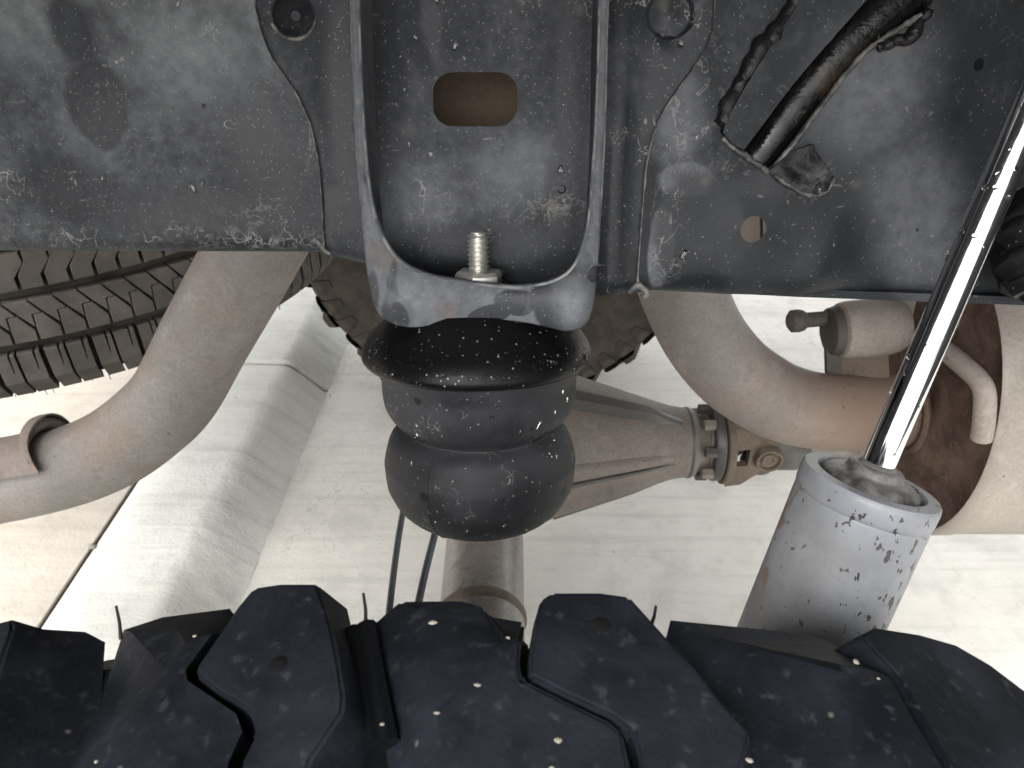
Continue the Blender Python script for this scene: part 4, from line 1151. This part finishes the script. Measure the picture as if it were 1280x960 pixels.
# rows from the lower edge up: shoulder, zigzag groove, slanted rib, groove, centre rib, then mirrored
def row_polys():
    rows = {}
    rows['shoulder'] = [[(0.0012, 0.002), (P_ * 0.5 - G * 0.3, 0.002), (P_ * 0.5 - G * 0.3 - 0.002, 0.030), (P_ * 0.5 - G * 0.3 - 0.002, 0.058), (-0.001, 0.060), (-0.001, 0.030)],
                        [(P_ * 0.5 + G * 0.3, 0.002), (P_ - 0.0022, 0.002), (P_ - 0.0042, 0.030), (P_ - 0.0042, 0.059), (P_ * 0.5 + G * 0.3 - 0.002, 0.058), (P_ * 0.5 + G * 0.3 - 0.002, 0.030)]]
    return rows
def mod_mesh(poly): return pblock(poly)
def add_rows(k0, k1):
    out = []
    for k in range(k0, k1):
        b = k * P_
        odd = k % 2
        g = 0.0034 if odd else 0.0012
        sl = -0.006
        # shoulder block: lower part leans, slit at the top
        out.append([(b + g, 0.001), (b + P_ - 0.001, 0.001), (b + P_ - 0.004, 0.022), (b + P_ - 0.0045, 0.060), (b + P_ * 0.62, 0.0595), (b + P_ * 0.60, 0.036), (b + P_ * 0.55, 0.036), (b + P_ * 0.53, 0.0595), (b + g - 0.0035, 0.060), (b + g - 0.003, 0.022)])
        # slanted rib
        out.append([(b + 0.0012, 0.072), (b + P_ - 0.0010, 0.072), (b + P_ * 0.98, 0.0845), (b + P_ * 0.50, 0.104), (b + P_ * 0.12, 0.104), (b + P_ * 0.06, 0.088)])
        out.append([(b + P_ * 0.03, 0.0885), (b + P_ * 0.07, 0.1045), (b + P_ * 0.44, 0.1052), (b + P_ * 0.06, 0.1215), (b - P_ * 0.90, 0.1225), (b - P_ * 0.44, 0.105)])
        # centre rib
        out.append([(b + 0.0022, 0.134), (b + P_ - 0.0012, 0.134), (b + P_ - 0.0012, 0.148), (b + P_ * 1.45, 0.164), (b + P_ * 1.42, 0.176), (b + P_ * 0.52, 0.176), (b + P_ * 0.5, 0.166), (b + 0.0022, 0.150)])
        # upper ribs
        out.append([(b + 0.0015, 0.188), (b + P_ - 0.0015, 0.188), (b + P_ * 1.5, 0.228), (b + P_ * 0.6, 0.230)])
        out.append([(b + g, 0.240), (b + P_ - 0.001, 0.240), (b + P_ - 0.001, 0.298), (b + g, 0.298)])
    return [[(a, t if t < 0.002 else t * 0.86) for a, t in p] for p in out]
# blocks in view: the arc that faces the wheel well
a_mid = math.atan2(Wz(100, 490, SZ).y - SY, Wz(100, 490, SZ).x - SX)
kmid = int(a_mid * SR_ / P_)
K0, K1 = kmid - 21, kmid + 21
for k, poly in enumerate(add_rows(K0, K1)):
    vs, fs = pblock(poly)
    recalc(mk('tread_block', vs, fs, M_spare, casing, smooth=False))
rest = [pblock(p) for p in add_rows(K1, K0 + NP)]
recalc(mk('tread', *join(*rest), M_spare, casing, smooth=False, kind='stuff'))
for k in range(26):                                    # moulding hairs along the lower edge
    s = (kmid + rnd.uniform(-12, 12)) * P_
    p = spt(s, 0.002, SR_ - 0.012)
    mk('vent_hair', *tube([p, p + Vector((rnd.uniform(-0.001, 0.001), 0, -rnd.uniform(0.003, 0.008)))], 0.0004, 5), M_hangd, casing)

# ================================================================== EXHAUST
exh = thing('exhaust_system', 'dusty tan exhaust pipe arching over the axle into a round muffler', 'exhaust', Wa(850, 370, 0.70))
PR = 0.0385
def ax_of(wpx): return 2 * PR * FPX / wpx
path = [Wa(1150, 512, 0.815), Wa(1100, 515, 0.80), Wa(1060, 516, 0.785), Wa(1017, 513, 0.77), Wa(980, 504, 0.757), Wa(948, 488, 0.745), Wa(915, 464, 0.733), Wa(884, 427, 0.722), Wa(862, 385, 0.708), Wa(842, 330, 0.695),
        Wa(815, 240, 0.675), Wa(760, 160, 0.66), Wa(670, 115, 0.645), Wa(560, 105, 0.635), Wa(460, 130, 0.63), Wa(390, 195, 0.63), Wa(345, 265, 0.64), Wa(304, 339, 0.655), Wa(258, 421, 0.68), Wa(220, 492, 0.705), Wa(188, 526, 0.718), Wa(145, 558, 0.728), Wa(90, 582, 0.735), Wa(0, 604, 0.742), Wa(-140, 625, 0.75), Wa(-300, 640, 0.755)]
mk('pipe', *tube(spline(path, 6), PR, 40), M_pipe, exh, sharp=80)
# flared sleeve over the tail end
sl = spline([Wa(62, 586, 0.735), Wa(30, 598, 0.738), Wa(-140, 625, 0.75), Wa(-300, 640, 0.755)], 6)
sl = [Vector(p) for p in sl]
vs, fs = [], []
t = (sl[1] - sl[0]).normalized(); up = Vector((0, 0, 1)); 
for i, p in enumerate(sl):
    t = (sl[min(i + 1, len(sl) - 1)] - sl[max(i - 1, 0)]).normalized()
    tocam = (CAM - p); tocam = (tocam - t * tocam.dot(t)).normalized()
    u2 = t.cross(tocam); 
    if u2.z < 0: u2 = -u2
    fl = 0.0042 + 0.0016 * max(0, 1 - i / 5.0)
    for k in range(25):
        a = R(4 + k * 6.5)                             # from just below the eye line up and over the top
        vs.append(p + tocam * ((PR + fl) * math.cos(a)) + u2 * ((PR + fl) * math.sin(a)) - t * (0.012 * max(0, math.cos(a)) + 0.010 + 0.020 * max(0, math.sin(a)) * (1 - max(0, math.cos(a)))))
n1 = len(vs)
for i, p in enumerate(sl):
    t = (sl[min(i + 1, len(sl) - 1)] - sl[max(i - 1, 0)]).normalized()
    tocam = (CAM - p); tocam = (tocam - t * tocam.dot(t)).normalized()
    u2 = t.cross(tocam)
    if u2.z < 0: u2 = -u2
    fl = 0.0026 + 0.0016 * max(0, 1 - i / 5.0)
    for k in range(25):
        a = R(4 + k * 6.5)
        vs.append(p + tocam * ((PR + fl) * math.cos(a)) + u2 * ((PR + fl) * math.sin(a)) - t * (0.012 * max(0, math.cos(a)) + 0.010 + 0.020 * max(0, math.sin(a)) * (1 - max(0, math.cos(a)))))
for i in range(len(sl) - 1):
    for k in range(24):
        a = i * 25 + k; fs.append((a, a + 1, a + 26, a + 25)); fs.append((n1 + a, n1 + a + 25, n1 + a + 26, n1 + a + 1))
    fs.append((i * 25, (i + 1) * 25, n1 + (i + 1) * 25, n1 + i * 25)); fs.append((i * 25 + 24, n1 + i * 25 + 24, n1 + (i + 1) * 25 + 24, (i + 1) * 25 + 24))
for k in range(24): fs.append((k, n1 + k, n1 + k + 1, k + 1))
recalc(mk('sleeve', vs, fs, M_sleeve, exh))
hsA = [Wa(905, 235, 0.80), Wa(949, 235, 0.80), Wa(951, 335, 0.84), Wa(905, 335, 0.84)]
hsB = [Wa(947, 235, 0.806), Wa(956, 235, 0.806), Wa(958, 335, 0.846), Wa(948, 335, 0.846)]
hsC = [Wa(953, 235, 0.795), Wa(1010, 235, 0.79), Wa(1010, 335, 0.83), Wa(955, 335, 0.835)]
for q, m_ in ((hsA, M_pipe), (hsB, M_hangd), (hsC, M_pipe)): recalc(mk('heat_shield', *loft([q, [p + Vector((0, 0.003, 0.001)) for p in q]]), m_, exh, smooth=False))
# muffler
MX = 0.405
mc = Wx(1152, 486, MX)
MR_Y, MR_Z = 0.132, 0.150
def oval(x, k, n=72, dy=0): return [Vector((x, mc.y + MR_Y * k * math.cos(2 * math.pi * i / n), mc.z + MR_Z * k * math.sin(2 * math.pi * i / n))) for i in range(n)]
mshell = recalc(mk('muffler_shell', *loft([oval(MX + 0.004, 0.955), oval(MX - 0.002, 0.965), oval(MX - 0.006, 0.985), oval(MX - 0.004, 1.0), oval(MX + 0.004, 1.008), oval(MX + 0.018, 1.008), oval(MX + 0.024, 1.0), oval(MX + 0.55, 1.0)], cap0=False), M_muff, exh, sharp=50))
recalc(mk('end_plate', *loft([oval(MX + 0.012, 0.0), oval(MX + 0.004, 0.3), oval(MX + 0.004, 0.55), oval(MX + 0.009, 0.8), oval(MX + 0.006, 0.96)], cap1=False, cap0=False), M_rust, mshell, sharp=60))
pe = path[0]
mk('pipe_weld', *tube([Vector((MX + 0.003, 0, 0)) + Vector((0, path[1].y + (PR + 0.002) * math.cos(a), path[1].z + (PR + 0.002) * math.sin(a))) for a in np.linspace(0, 2 * math.pi, 40)], 0.004, 8, wob=0.3, wfreq=200), M_rust, exh)

# ================================================================== EXHAUST HANGER
hg = thing('exhaust_hanger', 'dusty grey rubber exhaust hanger under the frame rail beside the muffler', 'exhaust hanger', Wa(1090, 415, 0.76))
A_ = 0.76
hc = Wa(1062, 412, A_); hax = (Wa(1118, 402, A_ + 0.0) - Wa(1046, 408, A_)).normalized()
rr_ = 36 / FPX * A_
s_ = A_ / FPX
recalc(mk('isolator', *lathe([(0.0001, -16 * s_), (rr_ * 0.8, -16 * s_), (rr_ * 0.95, -12 * s_), (rr_, -4 * s_), (rr_ * 1.02, 30 * s_), (rr_ * 1.0, 46 * s_), (rr_ * 0.93, 58 * s_), (rr_ * 0.80, 66 * s_), (0.0001, 66 * s_)], hc, hax, 48), M_hang, hg, sharp=40))
recalc(mk('isolator_plate', *lathe([(0.0001, -30 * s_), (rr_ * 0.55, -30 * s_), (rr_ * 0.80, -26 * s_), (rr_ * 0.88, -16 * s_), (0.0001, -15 * s_)], hc, hax, 40), M_hangd, hg))
tipc = Wa(998, 401, A_)
recalc(mk('hanger_pin', *lathe([(4 * s_, -13 * s_), (9 * s_, -13 * s_), (14 * s_, -9 * s_), (14.5 * s_, 0), (13 * s_, 6 * s_), (9.5 * s_, 10 * s_), (9.5 * s_, 44 * s_), (12 * s_, 46 * s_), (12 * s_, 50 * s_)], tipc, hax, 24), M_hangd, hg))
rod = spline([Wa(1108, 415, A_), Wa(1150, 424, 0.742), Wa(1178, 436, 0.703), Wa(1203, 456, 0.668), Wa(1224, 476, 0.645), Wa(1231, 494, 0.638), Wa(1230, 525, 0.640), Wa(1227, 548, 0.648)], 6)
mk('hanger_rod', *tube(rod, 11 * s_, 16), M_hang, hg)
strap = [Wa(1040, 438, A_ + 0.01), Wa(1110, 438, A_ + 0.01), Wa(1112, 472, A_ + 0.02), Wa(1040, 476, A_ + 0.02)]
dv = Vector((0, 0.004, 0))
recalc(mk('hanger_bracket', *loft([strap, [p + dv for p in strap]]), M_yoke, hg, smooth=False))
st2 = [Wa(1033, 430, A_), Wa(1052, 434, A_), Wa(1052, 470, A_ + 0.012), Wa(1034, 470, A_ + 0.012)]
recalc(mk('hanger_bracket', *loft([st2, [p + dv * 2 for p in st2]]), M_hangd, hg, smooth=False))
pl = [Wa(1108, 375, A_), Wa(1146, 375, A_), Wa(1140, 398, A_), Wa(1112, 396, A_)]
recalc(mk('hanger_plate', *loft([pl, [p + dv for p in pl]]), M_hang, hg, smooth=False))

# ================================================================== REAR AXLE
AZ = TC
axl = thing('rear_axle', 'dusty rear axle with round tube and ribbed cone housing behind the bump stop', 'axle', (-0.03, 0.75, AZ))
tx = Wz(602, 715, AZ + 0.04).x
TRd = 52.0 / FPX * 0.745
mk('axle_tube', *lathe([(TRd, 0.10), (TRd, 1.40)], Vector((tx, 0.0, AZ)), Vector((0, 1, 0)), 48), M_tubeax, axl)
recalc(axl.children[0])
wl = (Wz(600, 738, AZ + 0.04)).y
mk('tube_weld', *lathe([(TRd, -0.006), (TRd + 0.002, -0.003), (TRd + 0.0025, 0), (TRd + 0.002, 0.003), (TRd, 0.006)], Vector((tx, wl, AZ)), Vector((0, 1, 0)), 48, wob=0.01), M_yoke, axl)
dc = Wz(862, 553, AZ)
DY = dc.y; DA = (dc - CAM).dot(Vector((0, math.cos(PITCH), -math.sin(PITCH))))
sD = DA / FPX
def X_(px): return (px - 640) * sD
cx0 = Vector((0, DY, AZ))
XD = Vector((1, 0, 0))
cone = [(0.0001, X_(520)), (0.06, X_(530)), (0.095, X_(560)), (0.112, X_(610)), (0.112, X_(640)), (94 * sD, X_(690)), (86 * sD, X_(715)), (68 * sD, X_(770)), (53 * sD, X_(815)), (46 * sD, X_(838)), (44 * sD, X_(850)), (44 * sD, X_(862)), (41 * sD, X_(866)), (30 * sD, X_(867)), (0.0001, X_(867))]
dhous = recalc(mk('differential_housing', *lathe(cone, cx0, XD, 64, hint=Vector((0, 0, 1))), M_axle, axl, sharp=40))
def conept(ang, px, lift=0.0):
    x = X_(px)
    for (r0, h0), (r1, h1) in zip(cone, cone[1:]):
        if h0 <= x <= h1: r = r0 + (r1 - r0) * (x - h0) / (h1 - h0); break
    e = Vector((0, -math.cos(ang), math.sin(ang)))
    return cx0 + XD * x + e * (r + lift)
def rib(ang, p0, p1, h, wd, mat, name='rib'):
    loops = []
    for t in np.linspace(0, 1, 8):
        px = p0 + (p1 - p0) * t
        hh = h * min(1, 4 * (1 - t)) 
        a, b = conept(ang - wd, px, -0.002), conept(ang + wd, px, -0.002)
        c, d = conept(ang + wd * 0.45, px, hh), conept(ang - wd * 0.45, px, hh)
        loops.append([a, b, c, d])
    return recalc(mk(name, *loft(loops), mat, dhous, sharp=60))
rib(R(72), 690, 846, 0.012, 0.16, M_axled)
rib(R(4), 690, 836, 0.0030, 0.055, M_axled)  # thin dark strip, paints the shade of a crease in the casting
rib(R(-33), 690, 826, 0.0035, 0.060, M_axled)  # lower crease, its shade again put in as a dark strip
rib(R(14), 690, 838, 0.005, 0.16, M_axle)
rib(R(-22), 690, 830, 0.005, 0.16, M_axle)
mk('housing_joint', *lathe([(44.3 * sD, X_(856)), (44.6 * sD, X_(857)), (44.6 * sD, X_(859)), (44.3 * sD, X_(860))], cx0, XD, 48, hint=Vector((0, 0, 1))), M_axled, axl)
recalc(mk('pinion_seal', *lathe([(38 * sD, X_(866)), (35 * sD, X_(872)), (33 * sD, X_(880)), (36 * sD, X_(881)), (36 * sD, X_(884)), (0.0001, X_(884))], cx0, XD, 40, hint=Vector((0, 0, 1))), M_axle, axl))
# brake hoses beside the tube
h1 = spline([Wz(530, 520, 0.50), Wz(512, 600, 0.49), Wz(500, 660, 0.485), Wz(489, 742, 0.48), Wz(478, 850, 0.46)], 6)
h2 = spline([Wz(575, 560, 0.50), Wz(556, 625, 0.49), Wz(543, 670, 0.485), Wz(526, 740, 0.48), Wz(505, 850, 0.46)], 6)
mk('brake_line', *tube(h1, 0.0030, 10), M_hose, axl)
mk('brake_line', *tube(h2, 0.0034, 10), M_hose, axl)

# ================================================================== DRIVE SHAFT
ds = thing('drive_shaft', 'rusty brown drive shaft joint bolted to the axle cone', 'drive shaft', cx0 + XD * X_(950))
recalc(mk('flange', *lathe([(20 * sD, X_(884)), (46 * sD, X_(885)), (48 * sD, X_(888)), (48 * sD, X_(896)), (46 * sD, X_(898)), (0.0001, X_(898))], cx0, XD, 40, hint=Vector((0, 0, 1))), M_axled, ds))
recalc(mk('yoke_plate', *lathe([(0.0001, X_(898.4)), (50 * sD, X_(898.4)), (52 * sD, X_(900)), (52 * sD, X_(906)), (50 * sD, X_(908)), (0.0001, X_(908))], cx0, XD, 40, hint=Vector((0, 0, 1))), M_yoke, ds))
for k in range(8):
    a = R(22 + 45 * k)
    e = Vector((0, -math.cos(a), math.sin(a)))
    c = cx0 + e * (43 * sD)
    b_ = mk('flange_bolt', *lathe([(0.0001, X_(871)), (6.5 * sD, X_(871)), (7 * sD, X_(873)), (7 * sD, X_(884.6)), (0.0001, X_(884.6))], c, XD, 6), M_bolt if k % 2 else M_axled, ds, smooth=False)
# yoke ears with windows: two arms at the front and back carrying the joint cross
for sgn in (-1, 1):
    pts = [(906, -44), (925, -42), (945, -27), (962, -20), (970, 0), (962, 20), (945, 27), (925, 44), (906, 46)]
    win = [(910, -10), (929, -12), (929, 14), (912, 14)]
    def plc(x, z, bk, sgn=sgn): return Vector((X_(x), DY + sgn * (0.030 + 0.0) - sgn * bk * 1.0 - sgn * 0.004 * ((x - 906) / 64), AZ + z * sD))
    vs, fs, mi = sheet([(x, -y) for x, y in pts], [[(x, -y) for x, y in win]], 0.010, plc, 6)
    recalc(mk('yoke_ear', vs, fs, M_yoke, ds, sharp=40))
    cpt = Vector((X_(952), DY + sgn * 0.027, AZ))
    recalc(mk('joint_cap', *lathe([(0.0001, 0.006), (4 * sD, 0.006), (6 * sD, 0.0085), (9 * sD, 0.0088), (10 * sD, 0.006), (12 * sD, 0.006), (13.5 * sD, 0.010), (16 * sD, 0.0105), (17.5 * sD, 0.006), (17.5 * sD, -0.01), (0.0001, -0.01)], cpt, Vector((0, sgn, 0)), 32), M_yoke, ds, sharp=50))
recalc(mk('cross_body', *lathe([(0.0001, -0.024), (0.012, -0.024), (0.013, 0.024), (0.0001, 0.024)], Vector((X_(952), DY, AZ)), Vector((0, 1, 0)), 24), M_axled, ds))
for sgn in (-1, 1):
    recalc(mk('shaft_ear', *lathe([(0.0001, -0.006), (0.019, -0.006), (0.021, 0), (0.019, 0.006), (0.0001, 0.006)], Vector((X_(952), DY, AZ + sgn * 0.030)), Vector((0, 0, 1)), 28), M_axled, ds))
recalc(mk('shaft_yoke', *lathe([(0.030, X_(960)), (0.034, X_(972)), (0.034, X_(992)), (0.029, X_(1002)), (0.028, X_(1010))], cx0, XD, 32, hint=Vector((0, 0, 1))), M_axled, ds))
recalc(mk('shaft_tube', *lathe([(0.030, X_(1003)), (0.030, X_(1010) + 1.2)], cx0, XD, 40, hint=Vector((0, 0, 1))), M_pipe, ds))
